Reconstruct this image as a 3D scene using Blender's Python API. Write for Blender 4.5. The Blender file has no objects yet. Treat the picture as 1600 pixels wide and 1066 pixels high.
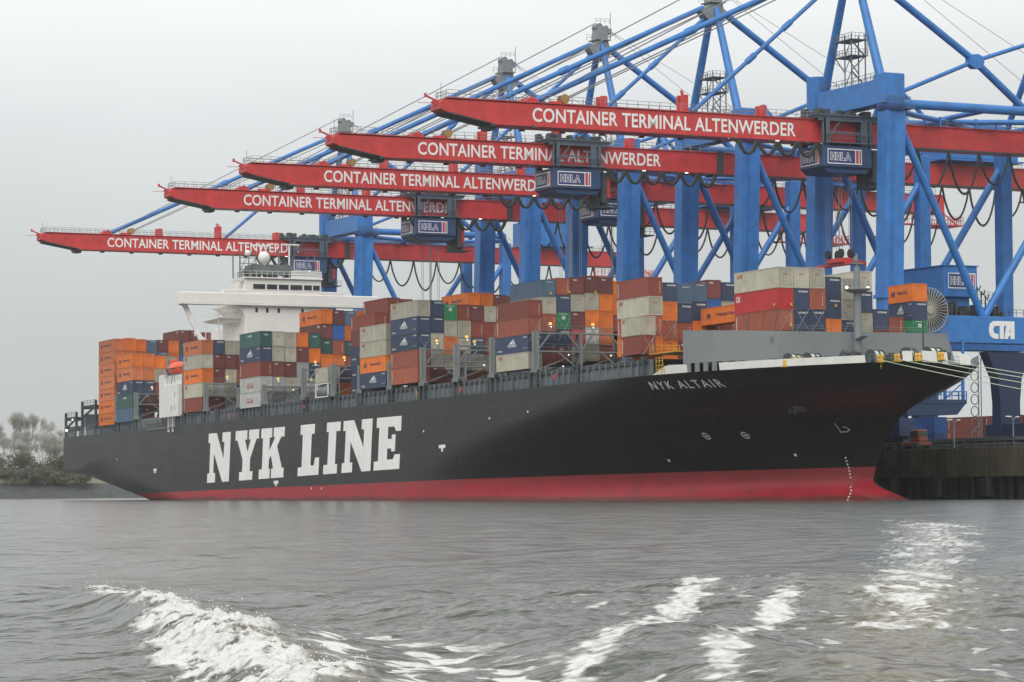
import bpy, bmesh, math, random
import numpy as np
from mathutils import Matrix, Vector
random.seed(7); rng = np.random.default_rng(5)
R = math.radians
sc = bpy.context.scene
COL = sc.collection

# ------------------------------------------------------------------ camera
# X runs along the quay (+X toward the bow), Y away across the river, Z up (0 = water)
YAW, PITCH, ROLL = R(25.8), R(2.982), 0.0052
cam_d = bpy.data.cameras.new('camera'); cam = bpy.data.objects.new('camera', cam_d); COL.objects.link(cam)
cam_d.sensor_width = 36; cam_d.lens = 4500/1600*36; cam_d.clip_start = 0.5; cam_d.clip_end = 6000
f0 = Vector((-math.cos(YAW), math.sin(YAW), 0)); r0 = Vector((math.sin(YAW), math.cos(YAW), 0)); u0 = Vector((0, 0, 1))
fw = f0*math.cos(PITCH)+u0*math.sin(PITCH); up = -f0*math.sin(PITCH)+u0*math.cos(PITCH)
r1 = r0*math.cos(ROLL)-up*math.sin(ROLL); u1 = up*math.cos(ROLL)+r0*math.sin(ROLL)
CAMZ = 1.55
cm = Matrix((r1, u1, -fw)).transposed().to_4x4(); cm.translation = Vector((0, 0, CAMZ))
cam.matrix_world = cm; sc.camera = cam

# ------------------------------------------------------------------ light (overcast, light from behind the camera)
SUN_EL, SUN_AZ = R(48), R(-40)      # azimuth of the sun measured from +X toward +Y
sdir = Vector((math.cos(SUN_EL)*math.cos(SUN_AZ), math.cos(SUN_EL)*math.sin(SUN_AZ), math.sin(SUN_EL)))
sun_d = bpy.data.lights.new('sun', 'SUN'); sun_d.energy = 1.5; sun_d.angle = R(50); sun_d.color = (1.0, 0.965, 0.91)
sun = bpy.data.objects.new('sun', sun_d); COL.objects.link(sun)
sun.rotation_euler = sdir.to_track_quat('Z', 'Y').to_euler()
W = bpy.data.worlds.new('World'); sc.world = W; W.use_nodes = True
nt = W.node_tree; bg = nt.nodes['Background']
sky = nt.nodes.new('ShaderNodeTexSky'); sky.sky_type = 'NISHITA'; sky.sun_disc = False
sky.sun_elevation = SUN_EL; sky.sun_rotation = R(90)-SUN_AZ
sky.dust_density = 5.0; sky.air_density = 1.0; sky.ozone_density = 1.0
hs = nt.nodes.new('ShaderNodeHueSaturation'); hs.inputs['Saturation'].default_value = 0.10
WN = nt.nodes.new; WL = nt.links.new
# the overcast sheet: dim near the horizon, brighter overhead, with faint cloud structure
wt = WN('ShaderNodeTexCoord'); sx = WN('ShaderNodeSeparateXYZ'); WL(wt.outputs['Generated'], sx.inputs[0])
wr = WN('ShaderNodeValToRGB'); WL(sx.outputs['Z'], wr.inputs[0]); cr = wr.color_ramp
cr.elements[0].position = 0.0; cr.elements[0].color = (.52, .545, .54, 1); cr.elements[1].position = .6; cr.elements[1].color = (.93, .95, .96, 1)
for p_, c_ in ((.05, (.535, .56, .56)), (.09, (.58, .61, .61)), (.126, (.665, .695, .705)), (.165, (.85, .87, .875)), (.26, (.93, .95, .96))): e_ = cr.elements.new(p_); e_.color = c_+(1,)
wn = WN('ShaderNodeTexNoise'); wn.inputs['Scale'].default_value = 2.6; wn.inputs['Detail'].default_value = 4
wm = WN('ShaderNodeMapping'); wm.inputs['Scale'].default_value = (1, 1, 2.2); WL(wt.outputs['Generated'], wm.inputs['Vector']); WL(wm.outputs[0], wn.inputs['Vector'])
wq = WN('ShaderNodeMapRange'); wq.inputs['From Min'].default_value = .25; wq.inputs['From Max'].default_value = .75; wq.inputs['To Min'].default_value = 8.9; wq.inputs['To Max'].default_value = 11.1; WL(wn.outputs['Fac'], wq.inputs['Value'])
ws = WN('ShaderNodeVectorMath'); ws.operation = 'SCALE'; WL(wr.outputs[0], ws.inputs[0]); WL(wq.outputs[0], ws.inputs['Scale'])
mx = nt.nodes.new('ShaderNodeMix'); mx.data_type = 'RGBA'; mx.inputs['Factor'].default_value = 0.9
WL(ws.outputs[0], mx.inputs['B'])
nt.links.new(sky.outputs[0], hs.inputs['Color']); nt.links.new(hs.outputs[0], mx.inputs['A'])
nt.links.new(mx.outputs['Result'], bg.inputs['Color']); bg.inputs['Strength'].default_value = 0.10
vs = sc.view_settings; vs.view_transform = 'Standard'; vs.look = 'None'; vs.gamma = 1; vs.exposure = 0.25
sc.cycles.use_denoising = True
sc.cycles.volume_step_rate = 4; sc.cycles.volume_max_steps = 64
sc.cycles.max_bounces = 6; sc.cycles.volume_bounces = 1; sc.cycles.transparent_max_bounces = 8

# ------------------------------------------------------------------ materials
def nmat(name):
    m = bpy.data.materials.new(name); m.use_nodes = True
    return m, m.node_tree, m.node_tree.nodes['Principled BSDF']
def paint(name, col, rough=0.5, var=0.10, dirt=0.25, dcol=None, scale=0.5, streak=(1.2, 1.2, 0.12), rnd=0.06, spec=0.5, bump=0):
    """painted steel: mottled colour, vertical dirt streaks, per-object brightness"""
    m, t, b = nmat(name); N = t.nodes.new; L = t.links.new
    tc = N('ShaderNodeTexCoord'); n1 = N('ShaderNodeTexNoise'); n1.inputs['Scale'].default_value = scale; n1.inputs['Detail'].default_value = 5
    L(tc.outputs['Object'], n1.inputs['Vector'])
    mp = N('ShaderNodeMapping'); mp.inputs['Scale'].default_value = streak; L(tc.outputs['Object'], mp.inputs['Vector'])
    oi = N('ShaderNodeObjectInfo'); ad = N('ShaderNodeVectorMath'); ad.operation = 'ADD'
    cx = N('ShaderNodeCombineXYZ'); mu = N('ShaderNodeMath'); mu.operation = 'MULTIPLY'; mu.inputs[1].default_value = 37
    L(oi.outputs['Random'], mu.inputs[0]); L(mu.outputs[0], cx.inputs[0]); L(mp.outputs[0], ad.inputs[0]); L(cx.outputs[0], ad.inputs[1])
    n2 = N('ShaderNodeTexNoise'); n2.inputs['Scale'].default_value = 1.6; n2.inputs['Detail'].default_value = 6; n2.inputs['Roughness'].default_value = 0.65
    L(ad.outputs[0], n2.inputs['Vector'])
    r1_ = N('ShaderNodeMapRange'); r1_.inputs['From Min'].default_value = 0.3; r1_.inputs['From Max'].default_value = 0.7
    r1_.inputs['To Min'].default_value = 1-var; r1_.inputs['To Max'].default_value = 1+var; L(n1.outputs['Fac'], r1_.inputs['Value'])
    r3 = N('ShaderNodeMapRange'); r3.inputs['To Min'].default_value = 1-rnd*2; r3.inputs['To Max'].default_value = 1+rnd; L(oi.outputs['Random'], r3.inputs['Value'])
    pr = N('ShaderNodeMath'); pr.operation = 'MULTIPLY'; L(r1_.outputs[0], pr.inputs[0]); L(r3.outputs[0], pr.inputs[1])
    vm = N('ShaderNodeVectorMath'); vm.operation = 'SCALE'; vm.inputs[0].default_value = col[:3]; L(pr.outputs[0], vm.inputs['Scale'])
    r2 = N('ShaderNodeMapRange'); r2.inputs['From Min'].default_value = 0.5; r2.inputs['From Max'].default_value = 0.8; r2.inputs['To Max'].default_value = dirt
    L(n2.outputs['Fac'], r2.inputs['Value'])
    mix = N('ShaderNodeMix'); mix.data_type = 'RGBA'; L(r2.outputs[0], mix.inputs['Factor']); L(vm.outputs[0], mix.inputs['A'])
    mix.inputs['B'].default_value = (dcol or (col[0]*.45+.03, col[1]*.4+.02, col[2]*.4+.015))+(1,)
    L(mix.outputs['Result'], b.inputs['Base Color']); b.inputs['Roughness'].default_value = rough
    b.inputs['Specular IOR Level'].default_value = spec
    rr = N('ShaderNodeMapRange'); rr.inputs['To Min'].default_value = rough-.1; rr.inputs['To Max'].default_value = rough+.12
    L(n1.outputs['Fac'], rr.inputs['Value']); L(rr.outputs[0], b.inputs['Roughness'])
    if bump:
        bp = N('ShaderNodeBump'); bp.inputs['Strength'].default_value = bump; bp.inputs['Distance'].default_value = .1
        L(n2.outputs['Fac'], bp.inputs['Height']); L(bp.outputs[0], b.inputs['Normal'])
    return m
def plain(name, col, rough=0.6, metal=0.0):
    m, t, b = nmat(name); b.inputs['Base Color'].default_value = col+(1,); b.inputs['Roughness'].default_value = rough; b.inputs['Metallic'].default_value = metal
    n = t.nodes.new('ShaderNodeTexNoise'); n.inputs['Scale'].default_value = 3
    tc = t.nodes.new('ShaderNodeTexCoord'); t.links.new(tc.outputs['Object'], n.inputs['Vector'])
    r = t.nodes.new('ShaderNodeMapRange'); r.inputs['To Min'].default_value = .85; r.inputs['To Max'].default_value = 1.12; t.links.new(n.outputs['Fac'], r.inputs['Value'])
    v = t.nodes.new('ShaderNodeVectorMath'); v.operation = 'SCALE'; v.inputs[0].default_value = col; t.links.new(r.outputs[0], v.inputs['Scale']); t.links.new(v.outputs[0], b.inputs['Base Color'])
    return m
M = {}
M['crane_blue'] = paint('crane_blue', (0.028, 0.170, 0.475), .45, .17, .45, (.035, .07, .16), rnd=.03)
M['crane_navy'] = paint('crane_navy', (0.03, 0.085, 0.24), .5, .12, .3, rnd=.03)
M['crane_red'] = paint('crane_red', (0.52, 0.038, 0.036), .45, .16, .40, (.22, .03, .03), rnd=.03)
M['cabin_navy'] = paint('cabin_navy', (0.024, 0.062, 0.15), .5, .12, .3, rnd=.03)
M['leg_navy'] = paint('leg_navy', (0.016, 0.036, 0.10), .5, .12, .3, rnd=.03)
M['gold'] = paint('gold', (0.34, 0.20, 0.04), .5, .2, .4)
M['steel_grey'] = paint('steel_grey', (0.13, 0.15, 0.155), .6, .15, .4, rnd=.03)
M['trolley_grey'] = paint('trolley_grey', (0.085, 0.115, 0.15), .6, .15, .4, rnd=.03)
M['dark_steel'] = paint('dark_steel', (0.045, 0.055, 0.06), .6, .2, .4)
M['head_grey'] = paint('head_grey', (0.22, 0.25, 0.25), .6, .15, .4)
M['rope'] = plain('rope', (0.20, 0.21, 0.22), .7)
M['reel_grey'] = plain('reel_grey', (.34, .32, .28), .6)
M['rubber'] = plain('rubber', (0.025, 0.025, 0.025), .7)
M['white_sign'] = plain('white_sign', (0.78, 0.78, 0.76), .5)
M['sign_navy'] = plain('sign_navy', (0.03, 0.045, 0.16), .5)
M['sign_red'] = plain('sign_red', (0.5, 0.05, 0.06), .5)
M['yellow'] = paint('yellow', (0.62, 0.36, 0.03), .5, .1, .3)
M['glass'] = plain('glass', (0.045, 0.05, 0.052), .15)
M['hull_black'] = paint('hull_black', (0.0035, 0.004, 0.0048), .31, .3, .35, (.010, .010, .010), scale=.12, streak=(.5, .5, .05), rnd=0, spec=.34)
M['hull_red'] = paint('hull_red', (0.35, 0.014, 0.026), .5, .15, .45, (.17, .02, .022), scale=.25, streak=(.25, .25, .35), rnd=0)
M['hull_white'] = paint('hull_white', (0.74, 0.74, 0.71), .5, .06, .22, (.4, .38, .32), rnd=.02)
M['house_white'] = paint('house_white', (0.80, 0.78, 0.73), .5, .04, .16, (.55, .5, .42), scale=.2, rnd=0)
M['deck_grey'] = paint('deck_grey', (0.14, 0.16, 0.18), .55, .15, .5, (.06, .055, .05), rnd=.02)
M['break_grey'] = paint('break_grey', (0.19, 0.205, 0.21), .55, .07, .22, (.13, .12, .11), scale=.15, rnd=0)
M['lash_grey'] = paint('lash_grey', (0.20, 0.22, 0.22), .6, .15, .4, (.12, .09, .07), rnd=.03)
M['name_white'] = paint('name_white', (0.84, 0.85, 0.82), .5, .05, .3, (.45, .43, .38), rnd=0)
M['rope_green'] = plain('rope_green', (0.48, 0.55, 0.42), .8)
M['lifeboat'] = paint('lifeboat', (0.72, 0.10, 0.04), .4, .06, .15)
M['concrete'] = paint('concrete', (0.16, 0.16, 0.155), .85, .2, .4)
M['quay_face'] = paint('quay_face', (0.085, 0.075, 0.046), .85, .4, 1.0, (.006, .006, .0055), scale=.3, streak=(.55, .55, .03), rnd=0)
M['quay_pile'] = paint('quay_pile', (0.005, 0.005, 0.005), .7, .3, .5)
M['spray_white'] = plain('spray_white', (.6, .6, .58), .6)
M['skin'] = plain('skin', (0.45, 0.26, 0.18), .6)
M['hivis'] = plain('hivis', (0.75, 0.30, 0.04), .7)
M['hivis_yellow'] = plain('hivis_yellow', (0.55, 0.65, 0.08), .7)
def emit(name, col, s):
    m, t, b = nmat(name); b.inputs['Base Color'].default_value = col+(1,); b.inputs['Emission Color'].default_value = col+(1,); b.inputs['Emission Strength'].default_value = s
    return m
M['lamp_warm'] = emit('lamp_warm', (.9, .55, .12), .55)
M['lamp_white'] = emit('lamp_white', (1, .95, .82), 1.6)

def wet_band(m):
    t = m.node_tree; N = t.nodes.new; L = t.links.new; b = t.nodes['Principled BSDF']; src = b.inputs['Base Color'].links[0].from_socket
    g = N('ShaderNodeNewGeometry'); sx = N('ShaderNodeSeparateXYZ'); L(g.outputs['Position'], sx.inputs[0])
    mp = N('ShaderNodeMapping'); mp.inputs['Scale'].default_value = (.12, .12, .9); L(g.outputs['Position'], mp.inputs[0]); n = N('ShaderNodeTexNoise'); n.inputs['Scale'].default_value = 1; n.inputs['Detail'].default_value = 5; L(mp.outputs[0], n.inputs['Vector'])
    ad = N('ShaderNodeMath'); ad.operation = 'MULTIPLY_ADD'; ad.inputs[1].default_value = -1.3; L(n.outputs['Fac'], ad.inputs[0]); L(sx.outputs['Z'], ad.inputs[2])
    r = N('ShaderNodeMapRange'); r.inputs['From Min'].default_value = -.35; r.inputs['From Max'].default_value = .15; r.inputs['To Min'].default_value = .85; r.inputs['To Max'].default_value = 0; L(ad.outputs[0], r.inputs['Value'])
    x = N('ShaderNodeMix'); x.data_type = 'RGBA'; L(r.outputs[0], x.inputs['Factor']); L(src, x.inputs['A']); x.inputs['B'].default_value = (.10, .022, .02, 1)
    r2 = N('ShaderNodeMapRange'); r2.inputs['From Min'].default_value = 1.5; r2.inputs['From Max'].default_value = 2.8; r2.inputs['To Max'].default_value = .55; L(ad.outputs[0], r2.inputs['Value'])
    y = N('ShaderNodeMix'); y.data_type = 'RGBA'; L(r2.outputs[0], y.inputs['Factor']); L(x.outputs['Result'], y.inputs['A']); y.inputs['B'].default_value = (.16, .035, .035, 1)
    L(y.outputs['Result'], b.inputs['Base Color'])
wet_band(M['hull_red'])
def plating(m, amt):
    t = m.node_tree; N = t.nodes.new; L = t.links.new; b = t.nodes['Principled BSDF']
    tc = N('ShaderNodeTexCoord'); sp = N('ShaderNodeSeparateXYZ'); L(tc.outputs['Object'], sp.inputs[0]); cb = N('ShaderNodeCombineXYZ'); L(sp.outputs['X'], cb.inputs[0]); L(sp.outputs['Z'], cb.inputs[1])
    br = N('ShaderNodeTexBrick'); L(cb.outputs[0], br.inputs['Vector']); br.inputs['Scale'].default_value = 1; br.inputs['Brick Width'].default_value = 11.5; br.inputs['Row Height'].default_value = 2.35; br.inputs['Mortar Size'].default_value = .035; br.inputs['Mortar Smooth'].default_value = .6
    br.inputs['Color1'].default_value = (.42, .42, .42, 1); br.inputs['Color2'].default_value = (.58, .58, .58, 1); br.inputs['Mortar'].default_value = (0, 0, 0, 1)
    src = b.inputs['Roughness'].links[0].from_socket; ma = N('ShaderNodeMath'); ma.operation = 'MULTIPLY_ADD'; ma.inputs[1].default_value = .16; L(br.outputs['Color'], ma.inputs[0]); ad = N('ShaderNodeMath'); ad.operation = 'ADD'; ad.inputs[1].default_value = -.08; L(src, ad.inputs[0]); L(ad.outputs[0], ma.inputs[2]); L(ma.outputs[0], b.inputs['Roughness'])
    n = N('ShaderNodeTexNoise'); n.inputs['Scale'].default_value = .42; n.inputs['Detail'].default_value = 3; L(tc.outputs['Object'], n.inputs['Vector'])
    hs_ = N('ShaderNodeMath'); hs_.operation = 'MULTIPLY_ADD'; hs_.inputs[1].default_value = .12; L(br.outputs['Color'], hs_.inputs[0]); L(n.outputs['Fac'], hs_.inputs[2])
    bp = N('ShaderNodeBump'); bp.inputs['Strength'].default_value = amt; bp.inputs['Distance'].default_value = .12; L(hs_.outputs[0], bp.inputs['Height']); L(bp.outputs[0], b.inputs['Normal'])
plating(M['hull_black'], .45); plating(M['hull_red'], .35)

# ------------------------------------------------------------------ mesh helpers
class MB:
    def __init__(s): s.v = []; s.f = []; s.mi = []; s.sm = []
    def add(s, vs, fs, mi=0, smooth=False):
        o = len(s.v); s.v += [tuple(p) for p in vs]
        for q in fs: s.f.append(tuple(i+o for i in q)); s.mi.append(mi); s.sm.append(smooth)
        return s
    def box(s, x0, x1, y0, y1, z0, z1, mi=0):
        x0, x1 = sorted((x0, x1)); y0, y1 = sorted((y0, y1)); z0, z1 = sorted((z0, z1))
        return s.add([(x0,y0,z0),(x1,y0,z0),(x1,y1,z0),(x0,y1,z0),(x0,y0,z1),(x1,y0,z1),(x1,y1,z1),(x0,y1,z1)],
              [(0,3,2,1),(4,5,6,7),(0,1,5,4),(1,2,6,5),(2,3,7,6),(3,0,4,7)], mi)
    def bbox(s, x0, x1, y0, y1, z0, z1, b=.05, mi=0):
        """box with its vertical and top edges bevelled"""
        x0, x1 = sorted((x0, x1)); y0, y1 = sorted((y0, y1)); z0, z1 = sorted((z0, z1))
        def ring(i, z): return [(x0+i+b,y0+i,z),(x1-i-b,y0+i,z),(x1-i,y0+i+b,z),(x1-i,y1-i-b,z),(x1-i-b,y1-i,z),(x0+i+b,y1-i,z),(x0+i,y1-i-b,z),(x0+i,y0+i+b,z)]
        vs = ring(b, z0)+ring(0, z0+b)+ring(0, z1-b)+ring(b, z1)
        fs = [tuple(range(7,-1,-1)), tuple(range(24,32))]
        for k in range(3):
            for i in range(8): a = k*8+i; c = k*8+(i+1)%8; fs.append((a, c, c+8, a+8))
        return s.add(vs, fs, mi)
    def bar(s, p, q, w, h, mi=0, upv=(0,0,1)):
        """rectangular bar from p to q, h along upv"""
        p = Vector(p); q = Vector(q); d = (q-p).normalized(); u = Vector(upv)
        if abs(d.dot(u)) > .99: u = Vector((1,0,0))
        a = d.cross(u).normalized()*w/2; c = a.cross(d).normalized()*h/2
        vs = [p-a-c,p+a-c,p+a+c,p-a+c,q-a-c,q+a-c,q+a+c,q-a+c]
        return s.add(vs, [(0,1,2,3),(7,6,5,4),(0,4,5,1),(1,5,6,2),(2,6,7,3),(3,7,4,0)], mi)
    def tube(s, pts, r, n=8, mi=0, caps=True, smooth=True):
        pts = [Vector(p) for p in pts]; rs = r if isinstance(r, (list, tuple)) else [r]*len(pts)
        rings = []; pa = None
        for i, p in enumerate(pts):
            d = (pts[min(i+1,len(pts)-1)]-pts[max(i-1,0)]).normalized()
            if pa is None: pa = d.orthogonal().normalized()
            a = pa-d*pa.dot(d); a = a.normalized() if a.length > 1e-6 else d.orthogonal().normalized(); pa = a
            b = d.cross(a); rings.append([p+(a*math.cos(2*math.pi*k/n)+b*math.sin(2*math.pi*k/n))*rs[i] for k in range(n)])
        vs = [v for g in rings for v in g]; fs = []
        for i in range(len(pts)-1):
            for k in range(n): fs.append((i*n+k, i*n+(k+1)%n, (i+1)*n+(k+1)%n, (i+1)*n+k))
        s.add(vs, fs, mi, smooth)
        if caps: s.add(rings[0], [tuple(range(n-1,-1,-1))], mi); s.add(rings[-1], [tuple(range(n))], mi)
        return s
    def prism(s, poly, axis, a, b, mi=0):
        """poly (2-D, ccw) extruded along axis from a to b; axis x: (y,z), y: (x,z), z: (x,y)"""
        def P(p, t): return {'x': (t, p[0], p[1]), 'y': (p[0], t, p[1]), 'z': (p[0], p[1], t)}[axis]
        n = len(poly); vs = [P(p, a) for p in poly]+[P(p, b) for p in poly]
        fs = [tuple(range(n-1,-1,-1)), tuple(range(n, 2*n))]+[(i,(i+1)%n,(i+1)%n+n,i+n) for i in range(n)]
        return s.add(vs, fs, mi)
    def sphere(s, c, r, n=10, m=6, mi=0, sz=1):
        vs = []; fs = []
        for i in range(m+1):
            t = math.pi*i/m
            for k in range(n): a = 2*math.pi*k/n; vs.append((c[0]+r*math.sin(t)*math.cos(a), c[1]+r*math.sin(t)*math.sin(a), c[2]+r*sz*math.cos(t)))
        for i in range(m):
            for k in range(n): fs.append((i*n+k,(i+1)*n+k,(i+1)*n+(k+1)%n,i*n+(k+1)%n))
        return s.add(vs, fs, mi, True)
    def rail(s, p, q, h=1.1, step=2.5, r=.04, mi=0):
        p = Vector(p); q = Vector(q); n = max(1, int((q-p).length/step))
        for k in (1, .55): s.tube([p+Vector((0,0,h*k)), q+Vector((0,0,h*k))], r, 4, mi, False)
        for i in range(n+1): a = p.lerp(q, i/n); s.tube([a, a+Vector((0,0,h))], r, 4, mi, False)
        return s
    def mesh(s, name, mats, recalc=True):
        me = bpy.data.meshes.new(name); me.from_pydata(s.v, [], s.f)
        for m in (mats if isinstance(mats, (list, tuple)) else [mats]): me.materials.append(M[m] if isinstance(m, str) else m)
        me.polygons.foreach_set('material_index', s.mi); me.polygons.foreach_set('use_smooth', s.sm)
        if recalc:
            bm = bmesh.new(); bm.from_mesh(me); bmesh.ops.recalc_face_normals(bm, faces=bm.faces); bm.to_mesh(me); bm.free()
        me.update(); return me
    def build(s, name, mats, parent=None, recalc=True):
        return link(name, s.mesh(name, mats, recalc), parent)
def split_build(mb, name, mats, parent, tol=.12):
    """one object per separate piece (touching pieces stay together)"""
    par = list(range(len(mb.v)))
    def find(a):
        while par[a] != a: par[a] = par[par[a]]; a = par[a]
        return a
    for f in mb.f:
        for b in f[1:]:
            ra, rb = find(f[0]), find(b)
            if ra != rb: par[rb] = ra
    isl = {}
    for i in range(len(mb.v)): isl.setdefault(find(i), []).append(i)
    cl = []
    for k, ids in isl.items():
        P = np.array([mb.v[i] for i in ids]); cl.append([P.min(0)-tol/2, P.max(0)+tol/2, [k]])
    go = True
    while go:
        go = False
        for i in range(len(cl)):
            for j in range(len(cl)-1, i, -1):
                if (cl[i][0] <= cl[j][1]).all() and (cl[j][0] <= cl[i][1]).all():
                    cl[i] = [np.minimum(cl[i][0], cl[j][0]), np.maximum(cl[i][1], cl[j][1]), cl[i][2]+cl[j][2]]; del cl[j]; go = True
    out = []
    for lo, hi, ks in cl:
        ks = set(ks); m = MB(); mp = {}
        for f, mi, sm in zip(mb.f, mb.mi, mb.sm):
            if find(f[0]) in ks:
                q = []
                for i in f:
                    if i not in mp: mp[i] = len(m.v); m.v.append(mb.v[i])
                    q.append(mp[i])
                m.f.append(tuple(q)); m.mi.append(mi); m.sm.append(sm)
        out.append(m.build(name, mats, parent))
    return out
def link(name, me, parent=None):
    o = bpy.data.objects.new(name, me); COL.objects.link(o)
    if parent: o.parent = parent
    return o
def empty(name, mat=None):
    o = bpy.data.objects.new(name, None); COL.objects.link(o); o.empty_display_size = .5
    if mat is not None: o.matrix_world = mat
    return o
def tag(o, label=None, cat=None, group=None, kind=None):
    if label: o['label'] = label
    if cat: o['category'] = cat
    if group: o['group'] = group
    if kind: o['kind'] = kind
    return o
def kids(o): return [c for c in bpy.data.objects if c.parent == o]
def copy_tree(o, parent=None, table=None):
    if table is None:
        table = {}
        for c in bpy.data.objects:
            if c.parent: table.setdefault(c.parent.name, []).append(c)
    c = o.copy(); COL.objects.link(c)
    if parent: c.parent = parent
    for ch in table.get(o.name, []): copy_tree(ch, c, table)
    return c
_txt = {}
def text(body, bold=0.0, space=1.0):
    """flat outline of a word as (verts, faces), scaled to unit box"""
    k = (body, bold, space)
    if k not in _txt:
        cu = bpy.data.curves.new('t', 'FONT'); cu.body = body; cu.offset = bold; cu.space_character = space; cu.resolution_u = 4
        ob = bpy.data.objects.new('t', cu); COL.objects.link(ob)
        me = bpy.data.meshes.new_from_object(ob.evaluated_get(bpy.context.evaluated_depsgraph_get()))
        bpy.data.objects.remove(ob)
        v = np.array([x.co[:2] for x in me.vertices]); lo, hi = v.min(0), v.max(0)
        _txt[k] = ((v-lo)/(hi-lo), [tuple(p.vertices) for p in me.polygons], float((hi-lo)[0]/(hi-lo)[1]))
        bpy.data.meshes.remove(me); bpy.data.curves.remove(cu)
    return _txt[k]
def put_text(mb, body, o, du, dv, mi=0, bold=0.0, space=1.0):
    """word stretched over the parallelogram o, du, dv"""
    v, f, _ = text(body, bold, space); o = Vector(o); du = Vector(du); dv = Vector(dv)
    return mb.add([o+du*float(a)+dv*float(b) for a, b in v], f, mi)

# ------------------------------------------------------------------ value noise for numpy work
def vnoise(x, y, seed=0):
    xi = np.floor(x).astype(np.int64); yi = np.floor(y).astype(np.int64); fx = x-xi; fy = y-yi
    fx = fx*fx*(3-2*fx); fy = fy*fy*(3-2*fy)
    def h(a, b):
        n = (a*374761393+b*668265263+seed*1442695041) & 0x7fffffff
        n = ((n ^ (n >> 13))*1274126177) & 0x7fffffff
        return ((n ^ (n >> 16)) & 0xffff)/65535.0
    return (h(xi,yi)*(1-fx)+h(xi+1,yi)*fx)*(1-fy)+(h(xi,yi+1)*(1-fx)+h(xi+1,yi+1)*fx)*fy
def fbm(x, y, o=4, seed=0):
    s = 0; a = .5; t = 0
    for k in range(o): s = s+a*vnoise(x*2**k+k*7.3, y*2**k-k*3.1, seed+k); t += a; a *= .5
    return s/t

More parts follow.
